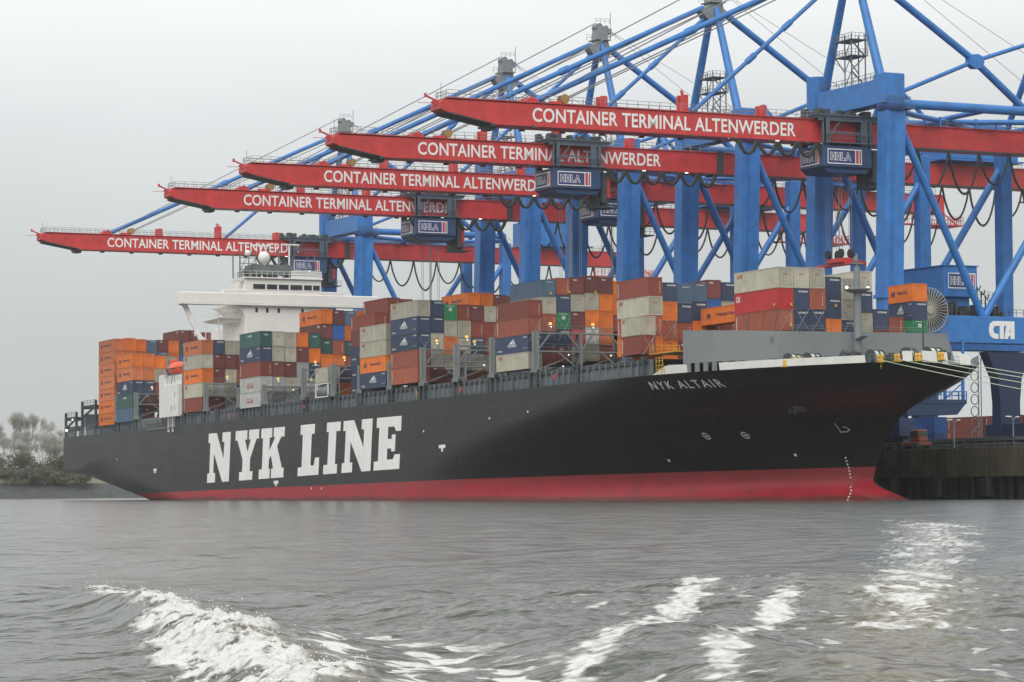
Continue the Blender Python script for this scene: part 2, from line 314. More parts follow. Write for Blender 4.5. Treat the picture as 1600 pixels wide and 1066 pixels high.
# ------------------------------------------------------------------ water
def make_water():
    rs = np.concatenate([np.geomspace(8.0, 19.9, 150), np.linspace(20, 47, 760), np.geomspace(47.05, 420, 330), np.geomspace(430, 1500, 44)])
    an = np.concatenate([np.radians(np.linspace(-75, -13.2, 40)), np.radians(np.linspace(-13, 13, 560)), np.radians(np.linspace(13.2, 75, 40))])
    Rr, A = np.meshgrid(rs, an, indexing='ij')
    l = Rr*np.sin(A); d = Rr*np.cos(A)
    X = f0.x*d+r0.x*l; Y = f0.y*d+r0.y*l
    Z = np.zeros_like(X); sp = np.gradient(rs)[:, None]
    for k in range(58):
        lam = 0.16*(44 ** (k/57.0)); th = rng.normal(0.6, 0.95); amp = 0.0050*lam**0.70*rng.uniform(.6, 1.2)
        fade = np.clip((lam/(sp*3.0)-.6), 0, 1)
        w = 0.55+0.9*fbm(X/(lam*6)+k, Y/(lam*6), 2, k)
        Z += amp*np.sin((X*math.cos(th)+Y*math.sin(th))*2*math.pi/lam+rng.uniform(0, 6.28)+1.3*fbm(X/(lam*2.5), Y/(lam*2.5)+k, 2, 90+k))*fade*w*np.clip(1.4-Rr/600, .25, 1)
    Z *= .55+.45*np.clip((l+5)/6, 0, 1)+.4*np.clip((d-60)/60, 0, 1)*np.clip((1-l)/6, 0, 1)
    foam = np.zeros_like(X); mud = np.zeros_like(X)
    near = Rr < 130
    n1 = fbm(l*1.6, d*1.1, 5, 3); n2 = fbm(l*6, d*4.0, 4, 11); n3 = fbm(l*.5, d*.25, 3, 21)
    # breaking wake crest on the left: runs from (l,d) = (-6.3,41.5) toward the boat
    cd = np.array([6, 14, 19, 22.5, 25.5, 28, 31, 34.5, 38, 42, 45]); cl = np.array([-.2, -.8, -1.2, -1.65, -2.2, -2.8, -3.5, -4.4, -5.3, -6.3, -7.0])
    c = np.interp(d, cd, cl)+.35*(fbm(d*.6, d*0+2, 3, 5)-.5)
    s = (l-c); st = np.clip((44-d)/5, 0, 1)*np.clip((d-6)/4, 0, 1)
    hgt = .22*np.clip((44-d)/9, .15, 1)
    prof = np.where(s > 0, np.exp(-(s/.75)**2), np.exp(-(np.abs(s)/.42)**2))
    Z += near*st*hgt*prof*(0.8+.4*n3)
    Z += near*st*(-.10)*np.exp(-((s-1.9)/.8)**2)+near*st*.12*np.exp(-((s-3.9)/1.0)**2)*(.6+.8*n3)
    wd = (0.32+1.0*np.clip((35-d)/14, 0, 1))*(.45+1.0*n1)
    fm = np.clip((wd+s)/.25, 0, 1)*np.clip((.28+.5*n1-s)/.22, 0, 1)*st
    n4 = fbm(l*9, d*7, 4, 13)
    fm = fm*np.clip((n2*.5+n1*.5+n4*.45-.565)/.14, 0, 1)
    foam = np.maximum(foam, near*fm)
    mud = np.maximum(mud, near*st*np.exp(-((s-.28)/.28)**2)*.8)
    rg1 = 1-np.abs(2*fbm(l*2.6, d*2.2, 3, 31)-1); rg2 = 1-np.abs(2*fbm(l*7, d*6, 3, 33)-1); rg3 = fbm(l*16, d*14, 3, 35)
    Z += near*fm*((rg1-.75)*.10+(rg2-.75)*.075+(rg3-.5)*.075)
    # thin streaks trailing behind the crest
    tr = np.clip((s-.4)/.6, 0, 1)*np.exp(-((s-1.3)/1.2)**2)*st*np.clip((36-d)/8, 0, 1)
    foam = np.maximum(foam, near*np.clip((fbm(l*2.2, d*4.2, 5, 41)-.60+.13*tr)/.06, 0, 1)*np.clip(tr*1.5, 0, 1))
    # wake lanes to the right
    def lane(dd, ll, w0, dens, seed, d0, d1):
        c = np.interp(d, dd, ll); w = w0*(d/25.0)**.75
        e = np.exp(-((l-c)/w)**2)*np.clip((d-d0)/10+.5, 0, 1)*np.clip((d1-d)/(d1*.22), 0, 1)
        return e, np.clip((.55*fbm(l*1.5, d*1.7, 4, seed)+.45*fbm(l*6.5, d*5.5, 4, seed+3)-(.85-dens*e))/.2, 0, 1)
    for dd, ll, w0, dens, seed, d0, d1 in [((8, 23.3, 31.6, 42.4, 50), (-.5, .47, 1.47, 2.54, 3.3), .31, .575, 51, 4, 56), ((8, 23.7, 29.5, 35.6, 42.3, 50), (.4, 1.7, 2.26, 3.2, 4.0, 4.9), .29, .575, 61, 4, 54),
                                           ((20, 36, 45, 60, 105, 130), (2.6, 4.9, 6.2, 8.5, 15.4, 19), .60, .20, 71, 30, 160)]:
        e, q = lane(dd, ll, w0, dens, seed, d0, d1)
        if seed == 71: q = np.clip((fbm(l*5, d*2.6, 4, 77)*.6+fbm(l*1.4, d*.7, 3, 78)*.4-.60+.14*e)/.15, 0, 1)*np.clip(e*1.6, 0, 1)*.95
        foam = np.maximum(foam, np.maximum(q*.92, .44*e*(e > .05))*(Rr < 170)); Z += (Rr < 170)*e*(fbm(l*3, d*3, 3, seed+9)-.5)*.10
    e, q = lane((8, 23, 36, 60), (1.2, 3.0, 4.9, 8.5), .75, 0, 81, 0, 62); mud = np.maximum(mud, .75*e)
    # loose flecks
    foam = np.maximum(foam, near*np.clip((fbm(l*2.6, d*2.2, 4, 91)-.725)/.06, 0, 1)*np.clip((l+1.0)/2, 0, 1)*np.clip((60-d)/20, 0, 1)*.8)
    # slow swell crossing behind the crest
    Z += near*.10*np.sin((l*.75+d*.42)*.55+2*n3)*np.clip((d-14)/8, 0, 1)*np.clip((110-d)/40, 0, 1)
    nr, na = X.shape
    co = np.stack([X, Y, Z], -1).reshape(-1, 3)
    idx = np.arange(nr*na).reshape(nr, na)
    q = np.stack([idx[:-1,:-1], idx[:-1,1:], idx[1:,1:], idx[1:,:-1]], -1).reshape(-1, 4)
    # close the sheet around and behind the camera
    me = bpy.data.meshes.new('water'); nq = len(q)
    extra = np.array([[-1100*f0.x-1100*r0.x, -1100*f0.y-1100*r0.y, -.02], [-1100*f0.x+1100*r0.x, -1100*f0.y+1100*r0.y, -.02]])
    nv = len(co); co = np.vstack([co, extra]); a, b = nv, nv+1
    ex = [(a, idx[i+1,0], idx[i,0]) for i in range(nr-1)]+[(b, idx[i,-1], idx[i+1,-1]) for i in range(nr-1)]
    fan = [(a if k < na//2 else b, idx[0,k], idx[0,k+1]) for k in range(na-1)]+[(a, idx[0,na//2], b)]
    tris = np.array(ex+fan)
    me.vertices.add(len(co)); me.vertices.foreach_set('co', co.ravel())
    loops = np.concatenate([q.ravel(), tris.ravel()]); me.loops.add(len(loops)); me.loops.foreach_set('vertex_index', loops)
    ls = np.concatenate([np.arange(nq)*4, nq*4+np.arange(len(tris))*3]); me.polygons.add(len(ls))
    me.polygons.foreach_set('loop_start', ls)
    me.update(calc_edges=True); me.validate()
    me.polygons.foreach_set('use_smooth', np.ones(len(me.polygons), bool))
    for nm, arr in (('foam', foam), ('mud', mud)):
        at = me.attributes.new(nm, 'FLOAT', 'POINT'); at.data.foreach_set('value', np.concatenate([arr.ravel(), [0, 0]]).astype(np.float32))
    m, t, b = nmat('river_water'); N = t.nodes.new; L = t.links.new
    geo = N('ShaderNodeNewGeometry')
    def noise(scale, detail, stretch=(1, 1, 1)):
        mp = N('ShaderNodeMapping'); mp.inputs['Scale'].default_value = stretch; L(geo.outputs['Position'], mp.inputs['Vector'])
        n = N('ShaderNodeTexNoise'); n.inputs['Scale'].default_value = scale; n.inputs['Detail'].default_value = detail; L(mp.outputs[0], n.inputs['Vector']); return n
    big = noise(.02, 3); mid = noise(1.1, 6); fine = noise(8.0, 6)
    fa = N('ShaderNodeAttribute'); fa.attribute_name = 'foam'; mu_ = N('ShaderNodeAttribute'); mu_.attribute_name = 'mud'
    c1 = N('ShaderNodeMix'); c1.data_type = 'RGBA'; c1.inputs['A'].default_value = (.070, .076, .062, 1); c1.inputs['B'].default_value = (.15, .125, .075, 1)
    L(mu_.outputs['Fac'], c1.inputs['Factor'])
    fr = N('ShaderNodeMapRange'); fr.inputs['From Min'].default_value = .25; fr.inputs['From Max'].default_value = .75; L(fine.outputs['Fac'], fr.inputs['Value'])
    fm2 = N('ShaderNodeMath'); fm2.operation = 'ADD'; L(fa.outputs['Fac'], fm2.inputs[0])
    fs = N('ShaderNodeMath'); fs.operation = 'MULTIPLY_ADD'; fs.inputs[1].default_value = .7; fs.inputs[2].default_value = -.35; L(fr.outputs[0], fs.inputs[0]); L(fs.outputs[0], fm2.inputs[1])
    gate = N('ShaderNodeMath'); gate.operation = 'MULTIPLY'; gs = N('ShaderNodeMapRange'); gs.inputs['From Max'].default_value = .25; L(fa.outputs['Fac'], gs.inputs['Value'])
    fr2 = N('ShaderNodeMapRange'); fr2.inputs['From Min'].default_value = .28; fr2.inputs['From Max'].default_value = .95; L(fm2.outputs[0], fr2.inputs['Value'])
    L(fr2.outputs[0], gate.inputs[0]); L(gs.outputs[0], gate.inputs[1])
    c2 = N('ShaderNodeMix'); c2.data_type = 'RGBA'; c2.inputs['B'].default_value = (.60, .605, .58, 1); L(gate.outputs[0], c2.inputs['Factor']); L(c1.outputs['Result'], c2.inputs['A'])
    L(c2.outputs['Result'], b.inputs['Base Color'])
    rg = N('ShaderNodeMapRange'); rg.inputs['To Min'].default_value = .16; rg.inputs['To Max'].default_value = .75; L(gate.outputs[0], rg.inputs['Value']); L(rg.outputs[0], b.inputs['Roughness'])
    b.inputs['IOR'].default_value = 1.33
    b1 = N('ShaderNodeBump'); b1.inputs['Strength'].default_value = .9; b1.inputs['Distance'].default_value = .22; L(mid.outputs['Fac'], b1.inputs['Height'])
    b2 = N('ShaderNodeBump'); b2.inputs['Strength'].default_value = .55; b2.inputs['Distance'].default_value = .05; L(fine.outputs['Fac'], b2.inputs['Height']); L(b1.outputs[0], b2.inputs['Normal'])
    b3 = N('ShaderNodeBump'); b3.inputs['Strength'].default_value = .6; b3.inputs['Distance'].default_value = 1.4; L(noise(.13, 4).outputs['Fac'], b3.inputs['Height'])
    b4 = N('ShaderNodeBump'); b4.inputs['Strength'].default_value = .8; b4.inputs['Distance'].default_value = .75; L(noise(.42, 5, (1.6, .8, 1)).outputs['Fac'], b4.inputs['Height']); L(b3.outputs[0], b4.inputs['Normal']); L(b4.outputs[0], b1.inputs['Normal'])
    L(b2.outputs[0], b.inputs['Normal'])
    me.materials.append(m)
    # droplets thrown up along the breaking crest
    cand = np.argwhere((fm > .5) & (Rr < 44) & (np.abs(s) < 1.2)); pick = cand[rng.integers(0, len(cand), 1500)]
    dm = MB()
    for (a, b_) in pick:
        h = rng.exponential(.035)+.01; rr = rng.uniform(.004, .012)
        if rng.random() < .08: h += rng.uniform(.03, .14)
        c = (X[a, b_]+rng.normal()*.05, Y[a, b_]+rng.normal()*.05, Z[a, b_]+h)
        dm.add([(c[0]+rr, c[1], c[2]), (c[0], c[1]+rr, c[2]), (c[0]-rr, c[1], c[2]), (c[0], c[1]-rr, c[2]), (c[0], c[1], c[2]+rr), (c[0], c[1], c[2]-rr)], [(0,1,4),(1,2,4),(2,3,4),(3,0,4),(1,0,5),(2,1,5),(3,2,5),(0,3,5)])
    tag(dm.build('spray', 'spray_white', recalc=False), None, None, None, 'stuff')
    o = link('water', me); tag(o, 'grey choppy river water with white wake foam', None, None, 'structure'); return o
make_water()

# ------------------------------------------------------------------ ship
TRIM = math.atan(.0127)
SHIP = Matrix.Translation((-650, 220.8, 14.5)) @ Matrix.Rotation(-TRIM, 4, 'Y')     # x from stern, y to port, z from deck edge
ship = empty('container_ship', SHIP)
tag(ship, 'long black container ship with red waterline and white bridge moored at the quay', 'container ship')
HB = 22.8; ZR = -13.75
_zs = [1.0, 0, -1.03, -2.49, -3.98, -4.9, -6.98, -8.76, -11.18, -13.28, -13.89, -15.57, -16.57, -18.46, -20, -23][::-1]
_xe = [333.9, 333.4, 333.1, 330.2, 325.3, 321.2, 315.8, 313.6, 311.5, 310.2, 309.6, 308.8, 309.8, 317.9, 318.6, 314][::-1]
def x_stem(z): return float(np.interp(z, _zs, _xe))
def x_flat(z): return float(np.interp(z, [-23, -18, -15, -13, -9.56, -6.87, -4.82, -3.35, -1.42, 0, 1], [196, 199, 201, 203, 216, 231, 245, 256, 265, 272, 274]))
def x_aft(z): return float(np.interp(z, [-23, -18, -15.2, -12, -8.3, -8, 1], [72, 62, 50, 27, 0.5, 0, 0]))
def half(x, z):
    xs, xe = x_flat(z), x_stem(z)
    k = np.clip((z+14)/14, 0, 1); p = 1.7+.5*k; q = 1.0-.08*k
    if x <= xs: b = HB
    else:
        t = min(1, (x-xs)/(xe-xs)); b = HB*max(0, 1-t**p)**q
        if z < -15.0: b = max(b, (2.3*math.sqrt(max(0, 1-((x-300)/(xe-300+.01))**2)) if x > 300 else 0)*min(1, (-15.0-z)/1.5))
    if z < -8.3:       # stern narrows below the knuckle
        xa = x_aft(z); b *= min(1, .80+.20*math.sqrt(np.clip((x-xa)/30, 0, 1))) if x < xa+30 else 1
    return b
def make_hull():
    zl = [0, -.6, -1.3, -2.2, -3.3, -4.6, -6, -7.6, -9.2, -10.8, -12.3, ZR, -14.6, -15.4, -16.2, -17, -17.8, -18.6, -20, -22.5]
    ts = list(np.linspace(0, .16, 9))+list(np.linspace(.19, .56, 12))+list(np.linspace(.58, .97, 60))+list(np.linspace(.974, 1, 12))
    mb = MB(); nz = len(zl); nt_ = len(ts); V = []
    for side in (-1, 1):
        for z in zl:
            for t in ts:
                xa, xe = x_aft(z), x_stem(z); x = xa+(xe-xa)*t; zz = z
                if z > -1.5 and x > 327: zz = z-(x-327)/6.4*.9*(1+z/1.5)   # the sheer dips round the stem head
                V.append((x, side*half(x, z), zz))
    fs = []; mi = []
    n = nz*nt_
    for s_ in (0, 1):
        for i in range(nz-1):
            for k in range(nt_-1):
                a = s_*n+i*nt_+k; q = (a, a+1, a+nt_+1, a+nt_); fs.append(q if s_ else q[::-1]); mi.append(1 if zl[i] <= ZR else 0)
    for i in range(nz-1):   # transom and underside of the counter
        fs.append((i*nt_, (i+1)*nt_, n+(i+1)*nt_, n+i*nt_)); mi.append(1 if zl[i] <= ZR else 0)
    for k in range(nt_-1):  # weather deck
        fs.append((k, k+1, n+k+1, n+k)); mi.append(2)
    mb.v = V; mb.f = fs; mb.mi = mi; mb.sm = [True]*len(fs)
    me = mb.mesh('hull', ['hull_black', 'hull_red', 'deck_grey'])
    bm = bmesh.new(); bm.from_mesh(me)
    bmesh.ops.remove_doubles(bm, verts=bm.verts, dist=.002); bmesh.ops.recalc_face_normals(bm, faces=bm.faces)
    for e in bm.edges:
        if len(e.link_faces) == 2 and e.calc_face_angle(0) > R(38): e.smooth = False
    bm.to_mesh(me); bm.free()
    return link('hull', me, ship)
hull = make_hull()
def hy(x, z): return -half(x, z)      # starboard skin
# painted name along the flat side: slab-serif capitals
def slab_letters():
    S = .30
    def N_(): return [[(0,0),(.36,0),(.36,.19),(.27,.19),(.27,.60),(.70,0),(1,0),(1,1-.0),(1.0,1.0),(.64,1),(.64,.81),(.73,.81),(.73,.45),(.36,1),(0,1),(0,.81),(.09,.81),(.09,.19),(0,.19)]]
    L_ = dict(
        N=N_(),
        Y=[[(.22,0),(.78,0),(.78,.17),(.66,.17),(.66,.42),(.90,.81),(1,.81),(1,1),(.58,1),(.58,.81),(.66,.81),(.54,.56),(.40,.81),(.50,.81),(.50,1),(0,1),(0,.81),(.09,.81),(.34,.42),(.34,.17),(.22,.17)]],
        K=[[(0,0),(.44,0),(.44,.19),(.39,.19),(.39,.36),(.47,.46),(.58,.19),(.50,.19),(.50,0),(1,0),(1,.19),(.92,.19),(.70,.62),(.86,.81),(.98,.81),(.98,1),(.55,1),(.55,.81),(.62,.81),(.39,.55),(.39,.81),(.48,.81),(.48,1),(.04,1),(.04,.81),(.12,.81),(.12,.19),(0,.19)]],
        L=[[(0,0),(1,0),(1,.34),(.82,.34),(.76,.19),(.60,.19),(.60,.81),(.74,.81),(.74,1),(.06,1),(.06,.81),(.18,.81),(.18,.17),(0,.17)]],
        I=[[(0,0),(.88,0),(.88,.18),(.74,.18),(.74,.82),(1,.82),(1,1),(.12,1),(.12,.82),(.26,.82),(.26,.18),(0,.18)]],
        E=[[(0,0),(1,0),(1,.28),(.80,.28),(.74,.19),(.50,.19),(.50,.40),(.66,.40),(.66,.34),(.80,.34),(.80,.66),(.66,.66),(.66,.58),(.50,.58),(.50,.81),(.74,.81),(.82,.72),(1,.72),(1,1),(.05,1),(.05,.81),(.16,.81),(.16,.17),(0,.17)]])
    mb = MB()
    for ch, x0, x1 in [('N', 98.4, 112.3), ('Y', 114.0, 128.2), ('K', 127.7, 142.0), ('L', 148.1, 159.7), ('I', 160.8, 169.4), ('N', 169.6, 184.1), ('E', 184.3, 196.8)]:
        for poly in L_[ch]:
            pts = []
            for u, v in poly:
                x = x0+(x1-x0-1.25)*u+1.25*v; zb = -12.25+(x-98.4)/98.4*.75; zt = -2.35-(x-98.4)/98.4*.1
                pts.append((x, zb+(zt-zb)*v))
            mb.prism(pts, 'y', -HB-.05, -HB+.02)
    return mb.build('lettering', 'name_white', ship)
slab_letters()
def bow_name():
    mb = MB(); v, f, _ = text('NYK ALTAIR', .012, 1.3)
    vs = []
    for a, b in v:
        x = 283.6+14.6*float(a); z = -2.0-.25*float(a)+1.1*float(b); vs.append((x, hy(x, z)-.06, z))
    mb.add(vs, f); return mb.build('lettering', 'name_white', ship)
bow_name()
# small marks on the hull: tug marks, draught figures, thruster symbols
mb = MB()
def mark(mb, pts):   # quads (x,z) laid on the skin
    mb.add([(x, hy(x, z)-.05, z) for x, z in pts], [tuple(range(len(pts)))])
def mrect(mb, x, z, w, h): mark(mb, [(x-w/2, z-h/2), (x+w/2, z-h/2), (x+w/2, z+h/2), (x-w/2, z+h/2)])
mrect(mb, 213.5, -8.2, 2.6, .55); mrect(mb, 213.5, -8.75, .7, .6)
mrect(mb, 66, -8.9, 2.0, .5); mrect(mb, 66, -9.35, 1.0, .5); mrect(mb, 137, -12.8, 2.4, .6); mrect(mb, 137, -13.3, .8, .5)
for x, z in ((232, -4.2), (246, -3.7), (206, -5.4), (155, -14.2), (160, -14.3), (40, -6.0), (297, -11.8), (273, -12)): mrect(mb, x, z, .45, .35)
for k in range(14):
    z = -12.4-k*.46; mrect(mb, 305.2+max(0, -15.6-z)*.75, z, .26, .2)
for cx, cz in ((283.5, -8.7), (290.5, -8.8)):
    for k in range(14):
        a0, a1 = 2*math.pi*k/14, 2*math.pi*(k+1)/14
        mark(mb, [(cx+.62*math.cos(a0), cz+.5*math.sin(a0)), (cx+.5*math.cos(a0), cz+.38*math.sin(a0)), (cx+.5*math.cos(a1), cz+.38*math.sin(a1)), (cx+.62*math.cos(a1), cz+.5*math.sin(a1))])
    mrect(mb, cx, cz, .9, .1); mrect(mb, cx, cz, .1, .7)
def stroke(mb, pts, w=.14):
    for (x0, z0), (x1, z1) in zip(pts, pts[1:]):
        n = max(2, int(math.hypot(x1-x0, z1-z0)/.2)); 
        for i in range(n): mrect(mb, x0+(x1-x0)*i/n, z0+(z1-z0)*i/n, w*1.4, w*1.2)
stroke(mb, [(306.2, -7.7), (306.2, -8.8), (307.2, -8.8), (307.75, -8.5), (307.4, -8.15), (306.8, -8.15)], .11)
split_build(mb, 'hull_marking', 'name_white', ship, .5)
mb = MB()      # anchor pocket
for dx, dz, w, h in ((0, 0, 3.2, .55), (.3, .35, 2.4, .3), (-1.2, -.2, .8, .4)):
    x, z = 303.2+dx, -5.6+dz; y = hy(x, z); mb.box(x-w/2, x+w/2, y-.35, y+.6, z-h/2, z+h/2)
mb.tube([(303.2, hy(303.2, -5.6)-.1, -5.4), (303.4, hy(303.2, -5.6)-.6, -6.2)], .28, 8)
mb.build('anchor', 'dark_steel', ship)
# white bulwark pieces along the forecastle edge
def bulwark(segs):
    mb = MB()
    for x0, x1, h0, h1, cut in segs:
        n = max(2, int((x1-x0)/1.2)); prev = None
        for i in range(n+1):
            t = i/n; x = x0+(x1-x0)*t; h = h0+(h1-h0)*t
            if cut: h *= min(1, t*cut+.03)
            y = hy(x, 0); dz = -(max(0, x-327)/6.4*.9)
            cur = [(x, y-.02, dz), (x, y-.02-.12*h, dz+h), (x, y+.14-.12*h, dz+h), (x, y+.14, dz)]
            if prev: mb.add(prev+cur, [(0,1,5,4),(1,2,6,5),(2,3,7,6)]+([(0,3,2,1)] if i == 1 else [])+([(4,5,6,7)] if i == n else []))
            prev = cur
    return split_build(mb, 'bulwark', 'hull_white', ship, .02)
bulwark([(285.6, 293.2, 1.35, 1.15, 2.2), (299.7, 321.6, 1.05, 1.0, 0), (326.2, 327.2, 1.35, 1.35, 0), (328.4, 329.9, 1.5, 1.5, 0), (330.5, 331.0, 1.5, 1.5, 0), (332.3, 333.2, 1.6, 1.0, 0)])
# port side bulwark, plain
mb = MB(); pr_ = None
for i in range(40):
    x = 290+i*1.1; y = half(x, 0); c_ = [(x, y-.1, -.9*max(0, x-327)/6.4), (x, y-.1, 1-.9*max(0, x-327)/6.4)]
    if pr_: mb.add(pr_+c_, [(0,1,3,2)])
    pr_ = c_
mb.build('bulwark', 'break_grey', ship)
# breakwater: V in plan, apex forward
mb = MB()
P_ = [(293.2, -21.7), (318.6, 1.6), (304.5, 19.0)]
zt = [(6.75, 6.75), (6.35, 6.35), (5.9, 5.9)]
def wall(mb, a, b, za, zb, t=.35, zbase=0):
    a = Vector(a+(0,)); b = Vector(b+(0,)); n = Vector((-(b-a).y, (b-a).x, 0)).normalized()*t
    vs = [a+Vector((0,0,zbase)), b+Vector((0,0,zbase)), b+Vector((0,0,zb)), a+Vector((0,0,za))]
    vs += [v+n for v in vs]; mb.add(vs, [(0,1,2,3),(7,6,5,4),(0,4,5,1),(1,5,6,2),(2,6,7,3),(3,7,4,0)])
WP = [(292.4, -20.9, 6.02), (298.0, -19.2, 5.72), (302.4, -16.4, 5.45), (304.0, -12, 5.38), (304.6, 0.6, 5.42), (304.0, 16.2, 5.57)]
for (xa_, ya_, za_), (xb_, yb_, zb_) in zip(WP, WP[1:]): wall(mb, (xa_, ya_), (xb_, yb_), za_, zb_, t=.3, zbase=1.3 if xa_ < 302 else 0)
mb.prism([(16.2, 0), (17.9, 0), (16.2, 5.57)], 'x', 303.7, 304.0); wall(mb, (304.0, 16.2), (298, 20), 5.57, 5.6)
wall(mb, (291.7, -20.1), (292.4, -20.9), 6.0, 6.02, zbase=0)
for k in range(6):   # posts between the doorways along its foot
    t_ = k/6; x_ = 292.9+9.6*t_; y_ = float(np.interp(x_, [292.4, 298, 302.4], [-20.9, -19.2, -16.4]))
    mb.box(x_, x_+.9, y_+.05, y_+.35, 0, 1.35)
for k in range(9): y_ = -13+3.4*k; mb.bar((302.2, y_, .1), (303.9, y_, 4.6), .18, .3)
mb.build('breakwater', 'break_grey', ship)
mb = MB(); mb.rail((304.3, -10, 5.4), (304.3, 16, 5.5), .8, 3); mb.rail((306.5, 8, .02), (306.5, 11, .02), 2.2, .9, .035); mb.build('railing', 'lash_grey', ship)
# foremast with its lookout platform
mast = empty('foremast'); mast.parent = ship
mb = MB(); mb.tube([(305.6, 0, -.1), (305.6, 0, 9), (305.6, 0, 14.5)], [.62, .56, .46], 14); mb.tube([(305.6, 0, 14.5), (305.6, 0, 16.5)], [.2, .14], 8)
mb.tube([(305.6, -.1, 15.4), (305.6, -.1, 16.1)], .32, 8); mb.box(305.3, 305.9, -.9, .9, 15.0, 15.15)
mb.add([(305.9,-.7,4.4),(308,-1.0,4.6),(308,.2,4.6),(305.9,.5,4.4),(305.9,-.7,4.2),(305.9,.5,4.2)], [(0,1,2,3),(4,5,2,1),(0,4,1),(3,2,5)])
mb.build('pole', 'break_grey', mast)
mb = MB(); mb.tube([(305.6, 0, 10.9), (305.6, 0, 11.3)], [1.0, 1.75], 14); mb.tube([(305.6, 0, 11.3), (305.6, 0, 11.5)], 1.9, 14)
for k in range(12):
    a, c = 2*math.pi*k/12, 2*math.pi*(k+1)/12
    p = Vector((305.6+1.8*math.cos(a), 1.8*math.sin(a), 11.5)); q = Vector((305.6+1.8*math.cos(c), 1.8*math.sin(c), 11.5))
    mb.tube([p, p+Vector((0,0,1))], .03, 4); mb.tube([p+Vector((0,0,1)), q+Vector((0,0,1))], .03, 4); mb.tube([p+Vector((0,0,.5)), q+Vector((0,0,.5))], .03, 4)
mb.build('platform', 'lash_grey', mast)
mb = MB(); mb.sphere((305.9, -1.9, 11.6), .22); mb.sphere((306.6, 1.2, 11.6), .2); mb.build('lamp', 'lamp_white', mast)
mb = MB(); mb.tube([(316, 4, -.1), (316, 4, 8.0)], [.16, .08], 6); mb.box(315.9, 316.1, 3.6, 4.4, 6.4, 6.5); mb.build('jackstaff', 'dark_steel', ship)
# mooring winches on the forecastle
def winch(x, y, col, ang=0):
    o = empty('mooring_winch'); o.parent = ship; o.location = (x, y, 0); o.rotation_euler = (0, 0, ang)
    mb = MB()
    for yy in (-1.1, 0, 1.1): mb.tube([(0, yy-.06, 1.05), (0, yy+.06, 1.05)], .95, 18)
    mb.tube([(0, -1.6, 1.05), (0, 1.6, 1.05)], .3, 12)
    for yy in (-1.5, 1.5): mb.bbox(-.5, .5, yy-.2, yy+.2, 0, 1.2)
    mb.bbox(-.9, .9, 1.7, 2.6, 0, 1.3); mb.build('winch_frame', 'dark_steel', o)
    mb = MB(); mb.tube([(0, -1.04, 1.05), (0, -.06, 1.05)], .78, 18); mb.tube([(0, .06, 1.05), (0, 1.04, 1.05)], .7, 18); mb.build('rope_drum', col, o)
    return o
for x, y, a in ((308.0, -12.2, .3), (310.4, -10.6, .3), (313.2, -2.4, .5), (323.8, -3.6, .6), (326.2, -1.4, .2), (319.0, -5.8, .3)): winch(x, y, 'rope_green', a)
mb = MB()
for x, y in ((306.3, -14.2), (313.0, -11.2), (314.2, -10.4), (296.2, -17.9), (322.6, -5.6), (329.3, -1.9)):
    mb.tube([(x, y, -.05), (x, y, 1.15)], .42, 12); mb.tube([(x, y, 1.15), (x, y, 1.3)], .55, 12)
split_build(mb, 'bollard', 'dark_steel', ship)
mb = MB()
for x, y in ((314.6, -8.2), (316.0, -7.4)): mb.tube([(x, y, .75), (x+.5, y+.2, 1.9)], [.9, .7], 14); mb.tube([(x, y, -.1), (x, y, .8)], .5, 8)
split_build(mb, 'anchor_windlass', 'dark_steel', ship)
mb = MB()       # yellow fairlead rollers
for x in (323.4, 325.4, 327.8, 330.2, 310.3):
    y = hy(x, 0)
    for k in (-.35, .35): mb.tube([(x+k, y+.15, -.1), (x+k, y+.15, .75)], .26, 10); mb.sphere((x+k, y+.15, .75), .3, 8, 5)
    mb.box(x-.7, x+.7, y-.1, y+.5, -.05, .12)
x = 323.2; mb.add([(x-.3, hy(x,-.8)-.3, 0), (x+.4, hy(x,-.8)-.3, 0), (x+.05, hy(x,-.8)-.15, -1.0), (x+.05, hy(x, 0)+.3, 0)], [(0,2,1),(0,3,2),(1,2,3),(0,1,3)])
split_build(mb, 'fairlead', 'yellow', ship)
mb = MB()
for x0, x1 in ((322, 326), (327.3, 328.3), (330, 330.5), (331.2, 332.2)):
    mb.rail((x0, hy(x0, 0)+.25, -.9*max(0, x0-327)/6.4), (x1, hy(x1, 0)+.25, -.9*max(0, x1-327)/6.4), 1.0, .8, .04)
mb.build('railing', 'lash_grey', ship)
mb = MB()       # yellow rails and steps near the break of the forecastle
mb.rail((283.9, -21.6, 3.2), (286.2, -21.9, 3.2), 1.1, .7, .06); mb.rail((286.2, -21.9, 3.2), (286.2, -18, 3.2), 1.1, .9, .06); mb.rail((286.4, -22, .1), (288.4, -21.8, .1), 1.2, .6, .06)
mb.rail((286.4, -22, 1.4), (288.0, -21.8, 1.4), 1.0, .6, .06); mb.box(283.9, 292, -21.8, -14.5, 3.02, 3.18); mb.rail((310.2, -13.9, .6), (312.0, -13.0, .6), .7, .6, .06)
split_build(mb, 'yellow_railing', 'yellow', ship)
